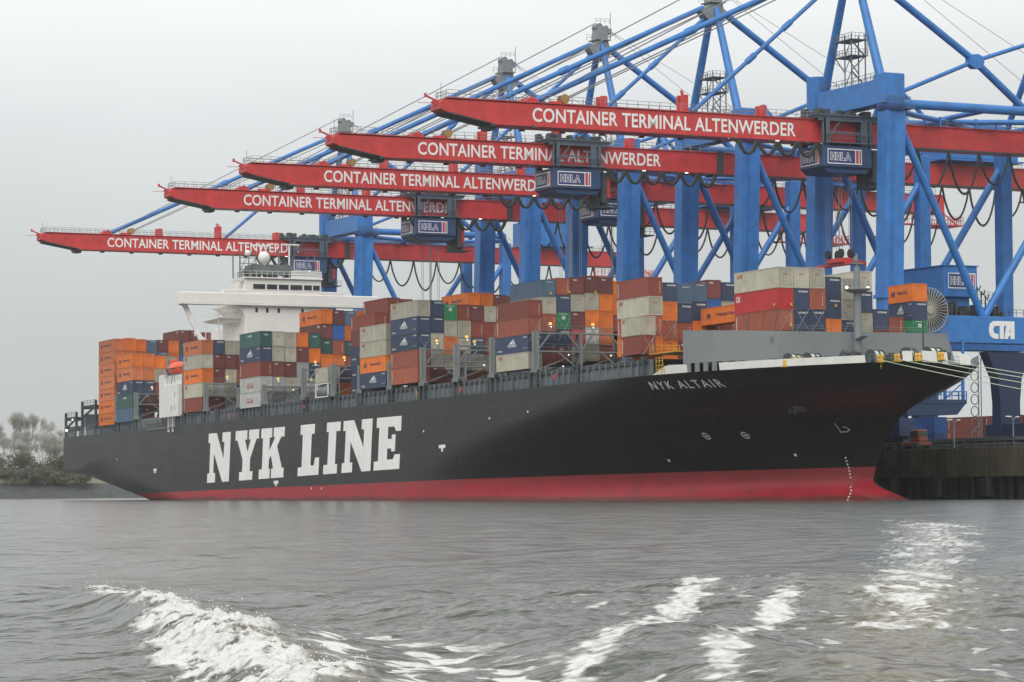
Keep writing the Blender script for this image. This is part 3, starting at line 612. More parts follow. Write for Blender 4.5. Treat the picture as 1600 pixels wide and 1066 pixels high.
# side passage: coaming, hatch covers, stanchions
mb = MB()
mb.box(2, 285, -21.9, -21.6, 0, 2.3); mb.box(2, 285, 21.6, 21.9, 0, 2.3)
k = 4.0
while k < 284:
    mb.box(k-.07, k+.07, -22.7, -22.5, 0, 2.3)
    if rng.random() < .75: mb.box(k+.6, k+.8, -22.05, -21.9, 0, 1.3+rng.random()*.6)
    if rng.random() < .5: mb.box(k+1.2, k+1.36, -22.1, -21.9, 0, 1.7)
    k += 2.0
mb.build('coaming', 'deck_grey', ship)
mb = MB(); mb.rail((3, -22.62, 0), (284, -22.62, 0), 1.05, 4, .035); mb.build('railing', 'deck_grey', ship)
mb = MB()
HATCH = [(2, 24.5), (25.5, 38.5), (39.5, 51.5), (83.5, 96), (103, 116), (117, 129.5), (130.5, 151), (151.8, 164), (166.8, 177.6), (178.4, 191), (191.8, 204.5), (205.6, 218), (219.4, 231.6), (233.4, 247), (248.6, 262), (262.5, 284)]
for a, b in HATCH: mb.bbox(a, b, -22.2, 22.2, 1.75, 2.4)
split_build(mb, 'hatch_cover', 'dark_steel', ship, .01)
mb = MB()       # container stools along the ship's side
k = 25.0
for a, b in HATCH:
    for x in (a+.3, b-.3):
        mb.box(x-.22, x+.22, -22.75, -22.3, -.05, 2.6); mb.box(x-.4, x+.4, -22.78, -22.2, 2.2, 2.75); mb.add([(x-.5,-22.7,2.2),(x+.5,-22.7,2.2),(x,-22.7,1.2),(x-.5,-22.3,2.2),(x+.5,-22.3,2.2),(x,-22.3,1.2)], [(0,2,1),(3,4,5),(0,1,4,3),(1,2,5,4),(2,0,3,5)])
split_build(mb, 'container_stool', 'dark_steel', ship, .01)
mb = MB()
for x, z, in ((255.2, 1.3), (220.6, .9), (111, .8), (151, .9)): mb.tube([(x, -22.75, z), (x, -22.6, z)], .42, 12)
split_build(mb, 'lifebuoy', 'sign_red', ship)
# lashing bridges
def lashing_bridge(x, zt=8.6, t=1.3, y0=-22.7, y1=22.7, w=1):
    o = empty('lashing_bridge'); o.parent = ship; o.location = (x, 0, 0)
    mb = MB(); h = t/2
    for y in list(np.arange(y0+.3, y1, 7.55)):
        for xx in (-h, h): mb.bar((xx, y, 2.4), (xx, y, zt), .42, .34, 0, (0,1,0))
        if y+7.5 < y1:
            mb.bar((-h, y, 2.6), (-h, y+7.5, 5.3), .2, .2); mb.bar((h, y+7.5, 2.6), (h, y+3.7, 5.4), .2, .2)
            mb.bar((h, y+.2, zt-2.6), (h, y+2.2, zt-.3), .2, .22); mb.bar((h, y+7.3, zt-2.6), (h, y+5.3, zt-.3), .2, .22)
    mb.bar((0, y0, 2.6), (0, y0, zt+.2), .5, t*.4); mb.bar((-h, y0+.2, 5.6), (h, y0+.2, 5.6), .3, .4); mb.bar((-h, y0+.2, zt), (h, y0+.2, zt), .3, .4)
    mb.bar((-h, y0+.2, 5.7), (h, y0+.2, zt-.1), .15, .2); mb.bar((h, y0+.2, 2.7), (-h, y0+.2, 5.5), .15, .2)
    mb.box(-h-.4, h+.4, y0-.1, y0+.7, 2.3, 2.9)
    mb.build('bridge_frame', 'lash_grey', o)
    mb = MB()
    for z in (5.5, zt-.25): mb.box(-h, h, y0+.5, y1-.5, z, z+.22)
    for z in (5.72, zt): mb.rail((h, y0+.5, z), (h, y1-.5, z), 1.05, 2.5, .035)
    mb.build('walkway', 'lash_grey', o)
    return o
LB = {}
for x, zt in ((248.2, 8.6), (232.6, 8.6), (218.7, 8.4), (205.1, 8.6), (191.2, 7.0), (177.8, 7.0), (165.2, 8.0), (150.6, 8.0), (130.2, 5.9), (116.4, 6.0), (97.0, 8.0), (52.4, 8.0), (39.0, 8.0)): LB[x] = lashing_bridge(x, zt)
for x, o in LB.items():     # working lights on the bridges
    mb = MB(); mw = MB()
    zt = max(v.co.z for v in [c for c in kids(o) if c.name.startswith('bridge_frame')][0].data.vertices)
    for k in range(5):
        y = -19.5+k*7.6+rng.uniform(-2, 2); mb.box(.4, .8, y-.18, y+.18, zt+.95, zt+1.35); mw.sphere((.85, y, zt+.65), .10, 8, 5); mw.sphere((.9, y+3, 5.1), .11, 8, 5)
    split_build(mb, 'floodlight', 'lamp_warm', o); split_build(mw, 'work_lamp', 'lamp_white', o)
# open stern frames
for x0, x1, zt in ((1.0, 9.2, 5.6), (13.7, 23.8, 7.8)):
    mb = MB()
    for x in (x0, x1):
        for y in np.arange(-22.5, 23, 7.5): mb.bar((x, y, -.05), (x, y, zt), .5, .5)
        mb.bar((x, -22.6, zt-1.4), (x, 22.6, zt-1.4), .5, .6); mb.bar((x, -22.6, 2), (x, 22.6, 2), .5, .5)
    mb.bar((x0, -22.5, zt-1.2), (x1, -22.5, zt-1.2), .3, .4); mb.bar((x0, -22.5, zt-3.6), (x1, -22.5, zt-1.4), .3, .4); mb.bar((x0, -22.5, 1.6), (x1, -22.5, 1.6), .3, .8)
    mb.rail((x0, -22.5, zt-1.0), (x1, -22.5, zt-1.0), 1.1, 2, .05)
    mb.build('stern_frame', 'dark_steel', ship)
mb = MB(); mb.box(.3, 27, -22.6, -22.4, 0, 1.2); mb.box(.2, .5, -22.6, 22.6, 0, 1.2); mb.box(9.5, 13, -21.5, -15, 0, 5); mb.build('bulwark', 'deck_grey', ship)
mb = MB(); mb.sphere((2.5, -22.8, 1.6), .3); mb.sphere((5.5, -22.3, 4), .2); split_build(mb, 'work_lamp', 'lamp_white', ship)
mb = MB(); mb.box(10.2, 11.2, -22.7, -22.4, -.2, 1.2); mb.box(16.2, 16.5, -22.75, -22.5, -.4, 2.0); split_build(mb, 'stern_post', 'hull_white', ship)

# ------------------------------------------------------------------ bridge block
def deckhouse():
    H = empty('bridge_house'); H.parent = ship
    # house front at x=80; y -7.6..9.6
    yl, yr = -7.6, 9.6
    mb = MB(); mb.bbox(66, 80, yl, yr, 0, 25.9, .12); mb.build('house_wall', 'house_white', H)
    mb = MB(); mb.bbox(78.0, 80.7, -22.0, 22.8, 25.75, 28.0, .15); mb.box(77.9, 80.85, -22.1, 22.9, 25.45, 25.75); mb.bbox(72.5, 78.02, -9.5, 11.5, 25.7, 27.95, .1); mb.build('bridge_wing', 'house_white', H)
    for s_ in (-1, 1):       # rounded haunch between house side and wing
        mb = MB(); y0 = yl if s_ < 0 else yr; r_ = 2.9
        pts = [(y0, 25.4)]+[(y0+s_*(r_-r_*math.cos(a)), 25.45-r_+r_*math.sin(a)) for a in np.linspace(0, math.pi/2, 10)]
        mb.prism(pts, 'x', 67, 79.96); mb.build('wing_bracket', 'house_white', H)
    mb = MB(); mb.bbox(67, 77.5, -12.6, yl, 22.7, 23.0, .06); mb.prism([(-12.6, 22.7), (-11.0, 22.2), (yl, 22.2), (yl, 22.7)], 'x', 68, 77); mb.build('side_platform', 'house_white', H)
    mb = MB(); mb.rail((77.4, -12.5, 23.0), (77.4, yl, 23.0), 1.1, 1.2); mb.rail((67.2, -12.5, 23.0), (77.4, -12.5, 23.0), 1.1, 1.5)
    for x in (68.6, 77): mb.tube([(x, -12.3, 17.4), (x, -12.3, 22.7)], .12, 6)
    mb.box(67, 77.6, -13.0, yl, 17.2, 17.4); mb.rail((77.5, -12.9, 17.4), (77.5, yl, 17.4), 1.1, 1.2); mb.build('railing', 'hull_white', H)
    mb = MB(); mb.bbox(72.6, 80.4, -7.8, 9.6, 28.0, 31.2, .12); mb.box(72.3, 80.9, -8.0, 9.8, 31.2, 31.45); mb.bbox(78.6, 80.6, -12.5, -7.8, 28.0, 28.7, .06); mb.bbox(78.6, 80.6, 9.6, 14.4, 28.0, 28.7, .06); mb.build('wheelhouse', 'house_white', H)
    for a, b in ((-5.9, -3.2), (-2.8, -.5), (-.1, 2.1), (2.5, 5.2), (5.6, 7.4), (7.7, 9.2)):
        mb = MB(); mb.box(80.36, 80.44, a, b, 28.95, 30.0); mb.box(80.4, 80.47, a-.08, b+.08, 30.0, 30.1, 1); mb.box(80.4, 80.47, a-.08, b+.08, 28.8, 28.9, 1); mb.build('window', ['glass', 'hull_white'], H)
    for y in (-5.0, -2.6, 0, 5.4):
        mb = MB(); mb.box(79.95, 80.03, y-.28, y+.28, 24.0, 25.0); mb.build('window', 'glass', H)
    for y in (-5, -.4, 4.2):
        for z in (11.5, 14.5): mb = MB(); mb.box(79.95, 80.03, y-.28, y+.28, z, z+.9); mb.build('window', 'glass', H)
    mb = MB(); mb.rail((80.6, -22.6, 28.0), (80.6, -12.5, 28.0), .5, 2); mb.rail((80.7, -7.8, 31.45), (80.7, 9.6, 31.45), 1.3, 1.2, .05); mb.rail((73, -7.8, 31.45), (80.7, -7.8, 31.45), 1.3, 1.2, .05)
    mb.box(80.5, 80.62, 2.6, 9.6, 31.45, 33.0); mb.rail((80.2, -10, 31.0), (80.2, -8, 31.0), 1.1, .8); mb.box(78, 80.3, -10.2, -8, 30.6, 31.0); mb.build('railing', 'hull_white', H)
    # radar platform and aerials on the wheelhouse roof
    mm = empty('radar_mast'); mm.parent = ship
    mb = MB(); mb.box(74.5, 79.5, -5.6, 3.4, 32.4, 34.3)
    for y in (-8.4, -4.5, 0, 4, 8.6):
        for x in (75, 79.2): mb.bar((x, y, 31.4), (x, y, 33 if abs(y) < 5 else 36.6), .22, .22)
    for y in (-8.4, -6.4, -4.8): mb.bar((79.2, y, 31.5), (79.2, y, 37.2), .16, .16); mb.bar((79.2, y, 33), (79.2, y+1.5, 35.5), .12, .12)
    for z in (33.2, 34.4, 35.6, 36.8): mb.bar((79.2, -8.6, z), (79.2, -4.6, z), .13, .13)
    for y, h in ((-1.2, 38.6), (1.2, 38.0), (4.5, 36.4), (7.8, 35)): mb.tube([(77, y, 32.5), (77, y, h)], .16, 6); mb.bar((77, y-.9, h-.9), (77, y+.9, h-.9), .1, .1)
    for k in range(16):
        y = rng.uniform(-8, 8.5); mb.box(76+rng.uniform(-.5, 2), 78.6, y, y+rng.uniform(.3, 1.1), 31.5, 31.5+rng.uniform(.6, 2.0))
    mb.build('mast_frame', 'steel_grey', mm)
    mb = MB(); mb.sphere((79, -2.9, 35.7), 1.3, 14, 9, 0, 1.1); mb.tube([(79, -2.9, 34.2), (79, -2.9, 34.8)], .6, 8); mb.sphere((79, -6.6, 36.6), .7, 12, 7); mb.sphere((78, 8.0, 33.0), .5, 10, 6); split_build(mb, 'radome', 'hull_white', mm)
    mb = MB(); mb.box(77.6, 78.0, -5.2, -1.0, 38.3, 38.65); mb.box(77.6, 78.0, 2.0, 5.6, 38.7, 39.0); mb.tube([(77.8, -3.2, 34.2), (77.8, -3.2, 38.3)], .2, 8); mb.tube([(77.8, 3.3, 34.2), (77.8, 3.3, 38.7)], .2, 8); split_build(mb, 'radar_scanner', 'hull_white', mm)
    # swinging gantry arm under the starboard wing
    mb = MB(); mb.bar((78.6, -20.6, 25.5), (79.4, -17.0, 17.6), .9, 1.0); mb.bar((78.4, -21.7, 25.9), (78.7, -20.4, 25.2), .9, .8); mb.bar((79.0, -17.6, 19), (79.8, -14.8, 16.8), .5, .6)
    mb.tube([(79.2, -17.9, 19.2), (79.2, -18.5, 19.2)], .5, 10); mb.build('provision_crane', 'hull_white', ship)
    # engine casing and funnel behind the house
    mb = MB(); mb.bbox(56, 65.8, -6, 8, 0, 22, .1); mb.bbox(57, 64, -3.5, 5.5, 22, 27, .4); mb.build('funnel_casing', 'house_white', ship)
    # white boxed platform under the lifeboat
    B = empty('boat_platform'); B.parent = ship
    mb = MB(); mb.bbox(70.1, 82.0, -23.3, -22.3, 1.9, 8.7, .06); mb.box(70.1, 73.4, -23.3, -22.3, 8.7, 10.9); mb.box(73.4, 82.0, -22.5, -22.3, 8.7, 10.6); mb.box(70.3, 81.8, -22.3, -19.4, 8.4, 8.7); mb.box(70.3, 81.8, -22.3, -19.4, 10.5, 10.7); mb.build('platform_wall', 'hull_white', B)
    mb = MB()
    for x, z in ((80.2, 6.0), (78.2, 3.2), (80.2, 3.3)): mb.box(x-.12, x+.12, -23.33, -23.25, z, z+1.0)
    mb.build('window', 'glass', B)
    mb = MB(); mb.box(75.0, 75.5, -23.1, -22.5, -1.2, 1.9); mb.box(77.6, 78.1, -23.1, -22.5, -1.2, 1.9); split_build(mb, 'leg', 'hull_white', B)
    mb = MB(); mb.box(61, 80, -23.2, -22.3, -.35, -.15); mb.rail((61, -23.2, -.15), (80, -23.2, -.15), 1.2, 1.2, .05); mb.rail((61, -23.2, .4), (80, -23.2, .9), 1.2, 1.2, .05)
    for k in range(3):
        x = 75.5+k*2.2; mb.bar((x, -23.2, 8.8), (x+(.5 if k % 2 else -.3), -23.1, 10.5), .12, .12)
    mb.box(73.4, 82, -23.25, -23.1, 10.5, 10.65); mb.build('railing', 'lash_grey', B)
    mb = MB(); mb.bar((82.4, -22.2, 2.4), (82.4, -22.2, 12.6), .25, .25); mb.bar((74.0, -22.8, 10.8), (75.4, -22.8, 14.2), .2, .25); mb.tube([(71.2, -22.4, 11.2), (73.0, -22.4, 11.2)], .32, 10); mb.build('davit', 'lash_grey', B)
deckhouse()
# lifeboat rests on the platform: a thing of its own
lb = empty('lifeboat', SHIP @ Matrix.Translation((76.6, -21.6, 10.75)))
tag(lb, 'enclosed orange lifeboat sitting on the white boxed platform beside the bridge', 'lifeboat')
mb = MB(); prof = [(-4.2, .15, 1.5), (-3.7, .9, 1.35), (-2.5, 1.35, 1.25), (0, 1.5, 1.2), (2.5, 1.4, 1.2), (3.7, .95, 1.3), (4.3, .12, 1.6)]
rings = []
for x, w, zc in prof:
    g = []
    for k in range(14):
        a = 2*math.pi*k/14; c, s_ = math.cos(a), math.sin(a)
        g.append((x, w*c, zc+(1.5 if s_ > 0 else 1.15)*min(1, w/1.2)*s_))
    rings.append(g)
vs = [p for g in rings for p in g]; fs = [(i*14+k, i*14+(k+1) % 14, (i+1)*14+(k+1) % 14, (i+1)*14+k) for i in range(6) for k in range(14)]+[tuple(range(14)), tuple(range(84+13, 83, -1))]
mb.add(vs, fs, 0, True); mb.build('boat_hull', 'lifeboat', lb)
mb = MB(); mb.bbox(-3.2, -1.6, -.7, .7, 2.5, 3.3, .15); mb.build('conning_hatch', 'lifeboat', lb)
mb = MB(); mb.tube([(-4.1, 1.2, 1.45), (-2.6, 1.42, 1.3), (0, 1.56, 1.25), (2.6, 1.46, 1.25), (4.1, 1.0, 1.45)], .09, 6); mb.tube([(-4.1, -.6, 1.45), (-2.6, -1.42, 1.3), (0, -1.56, 1.25), (2.6, -1.46, 1.25), (4.1, -.6, 1.45)], .09, 6); mb.build('fender_strip', 'rubber', lb)

# ------------------------------------------------------------------ shipping containers
CC = {  # code: (colour word, base colour)
 'O': ('orange', (0.70, 0.175, 0.022)), 'o': ('faded orange', (0.56, 0.17, 0.065)), 'W': ('grey-beige', (0.42, 0.40, 0.32)), 'w': ('white', (0.50, 0.50, 0.475)),
 'B': ('navy blue', (0.035, 0.055, 0.11)), 'b': ('slate blue', (0.075, 0.13, 0.20)), 'R': ('rust red', (0.24, 0.055, 0.035)), 'r': ('bright red', (0.42, 0.022, 0.025)),
 'T': ('terracotta', (0.36, 0.095, 0.05)), 'M': ('maroon', (0.16, 0.045, 0.04)), 'G': ('green', (0.02, 0.22, 0.085)), 'g': ('dark teal', (0.035, 0.105, 0.095)),
 'U': ('bright blue', (0.035, 0.12, 0.38)), 's': ('pale grey', (0.34, 0.36, 0.35)), 'p': ('pinkish red', (0.42, 0.07, 0.075))}
CM = {k: paint('container_paint_'+v[0].replace(' ', '_').replace('-', '_'), v[1], .55, .15, .45, scale=.5, rnd=.12) for k, v in CC.items()}
WID, HGT = 2.44, 2.75
def corr(n, d=.05):
    """corrugation profile along 0..1: list of (t, depth)"""
    out = [(0, 0)]
    for i in range(n):
        for a, z in ((.15, 0), (.35, d), (.65, d), (.85, 0)): out.append(((i+a)/n, z))
    return out+[(1, 0)]
def container_body(L):
    mb = MB(); p = .14; n = int(L/.30)
    for x in (0, -L):
        for y in (0, WID):
            xs = (x, x-p) if x == 0 else (x, x+p); ys = (y, y+p) if y == 0 else (y, y-p)
            mb.box(xs[0], xs[1], ys[0], ys[1], 0, HGT)
    for y0, y1 in ((0, .1), (WID-.1, WID)):
        mb.box(-p, -L+p, y0+.002, y1-.002, 0, .15); mb.box(-p, -L+p, y0+.002, y1-.002, HGT-.11, HGT-.001)
    for x0, x1 in ((-.1, 0), (-L, -L+.1)):
        mb.box(x0+.002, x1-.002, p, WID-p, 0, .15); mb.box(x0+.002, x1-.002, p, WID-p, HGT-.12, HGT-.001)
    c = corr(n)
    for y, s_ in ((.02, 1), (WID-.02, -1)):
        vs = []
        for t, d in c:
            x = -p-(L-2*p)*t; vs += [(x, y+s_*d, .14), (x, y+s_*d, HGT-.1)]
        mb.add(vs, [(2*i, 2*i+2, 2*i+3, 2*i+1) for i in range(len(c)-1)])
    mb.add([(-p, .05, HGT-.03), (-p, WID-.05, HGT-.03), (-L+p, WID-.05, HGT-.03), (-L+p, .05, HGT-.03)], [(0,1,2,3)])
    mb.add([(-p, .05, .1), (-p, WID-.05, .1), (-L+p, WID-.05, .1), (-L+p, .05, .1)], [(3,2,1,0)])
    c = corr(8)     # far end
    vs = []
    for t, d in c: y = p+(WID-2*p)*t; vs += [(-L+.03+d, y, .14), (-L+.03+d, y, HGT-.1)]
    mb.add(vs, [(2*i, 2*i+2, 2*i+3, 2*i+1) for i in range(len(c)-1)])
    return mb
def door_mesh():
    mb = MB(); p = .14
    mb.box(-.075, -.05, p, WID/2-.012, .16, HGT-.13); mb.box(-.075, -.05, WID/2+.012, WID-p, .16, HGT-.13)
    for y in (.42, .92, WID-.92, WID-.42):
        mb.tube([(-.02, y, .1), (-.02, y, HGT-.06)], .022, 6)
        for z in (.35, 1.0, 1.75, 2.4): mb.box(-.05, -.005, y-.06, y+.06, z-.035, z+.035)
    for y in (.42, WID-.92): mb.box(-.02, .0, y, y+.42, .98, 1.03)
    mb.box(-.09, -.07, .1, WID-.1, .1, HGT-.1)
    return mb
def end_mesh():
    """corrugated blank end"""
    mb = MB(); p = .14; c = corr(8, .045); vs = []
    for t, d in c: y = p+(WID-2*p)*t; vs += [(-.025-d, y, .14), (-.025-d, y, HGT-.1)]
    mb.add(vs, [(2*i, 2*i+2, 2*i+3, 2*i+1) for i in range(len(c)-1)]); return mb
BODY = {}; DOOR = {}; TXT = {}
def cbody(code, L):
    k = (code, L)
    if k not in BODY: BODY[k] = container_body(L).mesh('shipping_container', CM[code])
    return BODY[k]
def cend(code, door):
    k = (code, door)
    if k not in DOOR: DOOR[k] = (door_mesh() if door else end_mesh()).mesh('door' if door else 'end_panel', CM[code])
    return DOOR[k]
ink = {'navy': plain('ink_navy', (.03, .035, .10)), 'red': plain('ink_red', (.45, .05, .05)), 'white': plain('ink_white', (.75, .75, .73)), 'black': plain('ink_black', (.03, .03, .03))}
SX, SZ = Vector((1, 0, 0)), Vector((0, 0, 1))
def side(mb, body, L, x0, z0, w, h, bold=.01): put_text(mb, body, (x0, -.012, z0), SX*w, SZ*h, 0, bold)
def endt(mb, body, y0, z0, w, h, bold=.01): put_text(mb, body, (.012, y0, z0), Vector((0, w, 0)), SZ*h, 0, bold)
def ctext(code, L):
    """lettering of a container as (mesh, ink); side faces -y, door end +x"""
    k = (code, L)
    if k in TXT: return TXT[k]
    mb = MB(); I = None; c = -L/2
    if code in 'Oo':
        I = 'navy'; side(mb, 'Hapag-Lloyd', L, -L*.62, 1.15, L*.40, .62, .02)
        x = -L*.80; mb.prism([(x-.5,.95),(x-.2,.95),(x-.2,1.3),(x+.1,1.3),(x+.1,.95),(x+.4,.95),(x+.55,1.75),(x+.2,1.75),(x+.1,1.5),(x-.15,1.5),(x-.1,1.85),(x-.4,1.85)], 'y', -.014, -.004)
        endt(mb, 'Hapag-Lloyd', .55, 2.2, .9, .16)
    elif code == 'W':
        I = 'red'; side(mb, 'NYK', L, -L*.93, 1.85, L*.13, .55, .03); endt(mb, 'NYK', .85, 1.75, .7, .2, .02)
    elif code == 'B':
        I = 'white'; side(mb, 'HYUNDAI', L, c-L*.13, .95, L*.26, .5, .03)
        mb.add([(c-L*.10, -.012, 1.5), (c+.15, -.012, 1.5), (c+L*.06, -.012, 2.35)], [(0,1,2)]); mb.add([(c+.3, -.012, 1.5), (c+L*.10, -.012, 1.5), (c+L*.07, -.012, 2.1)], [(0,1,2)])
        side(mb, 'HDMU', L, -L*.15, 2.25, L*.12, .22, .02); side(mb, 'HYUNDAI', L, -L*.95, .35, L*.14, .3, .02); side(mb, 'HYUNDAI', L, -L*.17, .55, L*.13, .13)
        endt(mb, 'HYUNDAI', .75, 2.22, 1.45, .24, .03)
    elif code == 'r': I = 'white'; side(mb, 'CAI', L, -L*.96, 1.5, L*.09, .8, .03)
    elif code in 'TR':
        I = 'white'
        for k_ in range(7): mb.add([(-L*.965, -.012, .35+k_*.29), (-L*.965+.22, -.012, .35+k_*.29), (-L*.965+.22, -.012, .55+k_*.29), (-L*.965, -.012, .55+k_*.29)], [(0,1,2,3)])
        for k_ in range(5): mb.add([(.012, 1.95, .5+k_*.36), (.012, 2.02, .5+k_*.36), (.012, 2.02, .72+k_*.36), (.012, 1.95, .72+k_*.36)], [(0,1,2,3)])
    elif code == 'M': I = 'white'; endt(mb, 'tex', .45, 2.2, .7, .26, .02); side(mb, 'tex', L, -L*.16, 2.1, L*.1, .4, .02)
    elif code in 'G':
        I = 'white'; endt(mb, 'EVERGREEN', .45, 2.36, 1.5, .16)
        for a0 in range(16):
            a, b_ = 2*math.pi*a0/16, 2*math.pi*(a0+1)/16
            mb.add([(.012, 1.2+.30*math.cos(a), 1.85+.30*math.sin(a)), (.012, 1.2+.15*math.cos(a), 1.85+.15*math.sin(a)), (.012, 1.2+.15*math.cos(b_), 1.85+.15*math.sin(b_)), (.012, 1.2+.30*math.cos(b_), 1.85+.30*math.sin(b_))], [(0,1,2,3)])
        side(mb, 'EVERGREEN', L, -L*.85, .75, L*.55, .5, .02)
    elif code == 'g': I = 'white'; side(mb, 'UES', L, -L*.60, 1.9, L*.2, .36, .03); endt(mb, 'UES', .8, 1.95, .9, .28, .02)
    elif code == 'w': I = 'red'; side(mb, 'NYK', L, -L*.66, .75, L*.34, .55, .03); side(mb, 'NYK', L, -L*.64, 1.45, L*.3, .25, .02)
    elif code == 'b': I = 'white'; endt(mb, 'HYUNDAI', .75, 2.3, 1.2, .18, .02)
    TXT[k] = mb.mesh('lettering', ink[I]) if I else None
    return TXT[k]
ORD = ['top', 'second from the top', 'third from the top', 'fourth from the top', 'fifth down', 'sixth down', 'seventh down', 'eighth down']
ROWW = ['outermost row', 'second row in', 'third row in', 'fourth row in', 'fifth row in', 'sixth row in', 'seventh row in', 'eighth row in', 'ninth row in', 'tenth row in', 'eleventh row in']
cnt = {}
def put_container(code, x, y, z, L, h, label, group='containers stacked on the ship deck', mat=SHIP, door=None, ws=1.0):
    o = link('shipping_container', cbody(code, L)); o.matrix_world = mat @ Matrix.Translation((x, y, z)) @ Matrix.Diagonal((1, ws, h/HGT*.985, 1))
    tag(o, label, 'shipping container', group)
    dr = door if door is not None else (rng.random() < .72)
    e = link('door' if dr else 'end_panel', cend(code, dr), o)
    tm = ctext(code, L)
    if tm: link('lettering', tm, o)
    assert label not in cnt, label
    cnt[label] = 1
    return o
def bay(phrase, x, y0, L, h, rows, names=None, pitch=2.53, ws=1.0):
    for j in sorted(rows):
        zt, codes = rows[j]
        for t, cde in enumerate(codes.split()):
            if cde == '.': continue
            z = zt-h*(t+1)
            if z < 1.5: continue
            rw = (names or {}).get(j, ROWW[int(j)])
            put_container(cde, x+rng.uniform(-.05, .05), y0+pitch*j, z, L, h, f'{CC[cde][0]} container, {ORD[t]}, {rw}, {phrase}', ws=ws)
P0 = 'bay behind the grey breakwater'
bay(P0, 302.2, -11.0, 12.1, 3.0, {0: (14.66, 'W r T R'), 1: (14.66, 'W B B B'), 2: (14.7, 'W T B M'), 3: (13.45, 'B B O R'), 4: (13.3, 'W W B B'), 5: (14.45, 'W B W T'), 6: (9.0, 'B R B'), 7: (8.0, 'R B')}, pitch=2.64, ws=1.045)
bay(P0, 301.6, 11.95-2.64*8, 6.3, 2.63, {8: (12.95, 'O B G')}, pitch=2.64, ws=1.045)
put_container('O', 287.6, -7.5, 8.15, 14.0, 2.6, 'orange container lying alone above the grey breakwater left end', door=True)
P1 = 'short stack by the forecastle break'
bay(P1, 283.3, -22.8, 5.95, 2.78, {0: (8.75, 'W R')})
P2 = 'second bay from the bow'
bay(P2, 274.1, -16.5, 9.9, 2.87, {0: (15.36, 'R W T O'), 1: (14.6, 'B O T O'), 2: (14.35, 'b B T M'), 3: (14.7, 'b B O T'), 4: (15.2, 'M U R R'), 5: (14.9, 'B W R O'), 6: (14.9, 'B M O')})
P3 = 'third bay from the bow'
bay(P3, 246.3, -22.8, 11.6, 2.71, {0: (13.87, 'R T B W'), 1: (17.1, 'b W T B M'), 2: (17.45, 'T B G B M'), 3: (17.6, 'M W M p s'), 4: (17.9, 'M W O w W'), 5: (17.75, 'M O O o T'), 6: (17.2, 'O O R'), 7: (16.2, 'R T M'), 8: (15, 'R W')})
P4 = 'fourth bay from the bow'
bay(P4, 203.6, -22.8, 11.35, 2.81, {0: (17.05, 'W B B T T'), 1: (17.05, 'B B W W M'), 2: (16.45, 'G W O W M'), 3: (16.45, 'R W W s M'), 4: (16.4, 'M R B W R'), 5: (16.3, 'W R R W M'), 6: (16.3, 'R R W')})
P5 = 'fifth bay from the bow'
bay(P5, 190.1, -22.8, 11.6, 2.77, {0: (13.95, 'W W O B')})
bay('bay behind the fourth', 190.1, -7.0, 11.2, 2.8, {0: (19.75, 'O R'), 1: (19.75, 'O M'), 2: (19.5, 'M R'), 3: (19.3, 'R M')}, {0: 'first tall row', 1: 'second tall row', 2: 'third tall row', 3: 'fourth tall row'})
P6 = 'sixth bay from the bow'
bay(P6, 179.3, -22.8, 11.0, 2.8, {1: (16.67, 'R M B B B'), 2: (19.4, 'R R M T'), 3: (19.2, 'R R M'), 4: (19.0, 'M R')})
PS = 'half length bay amidships'
bay(PS, 163.2, -22.8, 6.0, 2.8, {0: (7.8, 'W'), 1: (7.8, 'B O'), 2: (7.9, 'O B'), 3: (7.7, 'M T')})
# a tank in a white frame under the short grey container
tk = empty('tank_container', SHIP @ Matrix.Translation((157.2, -22.8, 2.3))); tag(tk, 'white framed tank container under the short grey-beige container amidships', 'tank container')
mb = MB()
for x in (0, 6):
    for y in (.1, 2.3): mb.box(x-.1, x+.1, y-.1, y+.1, 0, 2.6)
    mb.bar((x, .1, 2.5), (x, 2.3, 2.5), .18, .18); mb.bar((x, .1, .1), (x, 2.3, .1), .18, .18)
for y in (.1, 2.3): mb.bar((0, y, 2.5), (6, y, 2.5), .18, .2); mb.bar((0, y, .1), (6, y, .1), .18, .2); mb.bar((.1, y, 2.4), (1.2, y, 1.4), .1, .12); mb.bar((5.9, y, 2.4), (4.8, y, 1.4), .1, .12)
mb.build('tank_frame', 'hull_white', tk)
mb = MB(); mb.tube([(.3, 1.2, 1.3), (.6, 1.2, 1.3), (5.4, 1.2, 1.3), (5.7, 1.2, 1.3)], [.5, 1.08, 1.08, .5], 18); mb.build('tank', 'head_grey', tk)
P7 = 'seventh bay from the bow'
bay(P7, 128.8, -22.8, 11.3, 2.93, {0: (16.62, 'g B R w w'), 1: (16.6, 'W W M s s'), 2: (16.5, 'W W M W s'), 3: (16.5, 'O M s w s'), 4: (16.4, 'g O B s W'), 5: (21.15, 'O M g O M W'), 6: (21.0, 'M U T O R'), 7: (20.9, 'b O g T'), 8: (21.0, 'O R M'), 9: (20.6, 'R M O')})
P8 = 'bay ahead of the bridge'
bay(P8, 95.5, -22.8, 11.2, 2.91, {0: (17.0, 'o W O W R'), 1: (17.0, 'B M M s M'), 2: (16.9, 'W M W W s'), 3: (16.9, 'W M T B'), 4: (14.6, 'R g M'), 5: (14.3, 'M R')})
P9 = 'bay just behind the bridge'
bay(P9, 51.1, -22.8, 11.0, 2.95, {0: (16.8, 'O o B g b'), 1: (16.8, 'O o B M M'), 2: (16.4, 'O W R M'), 3: (16.2, 'W B R W'), 4: (15.0, 'B R M'), 5: (13.5, 'R B')})
P10 = 'sternmost bay'
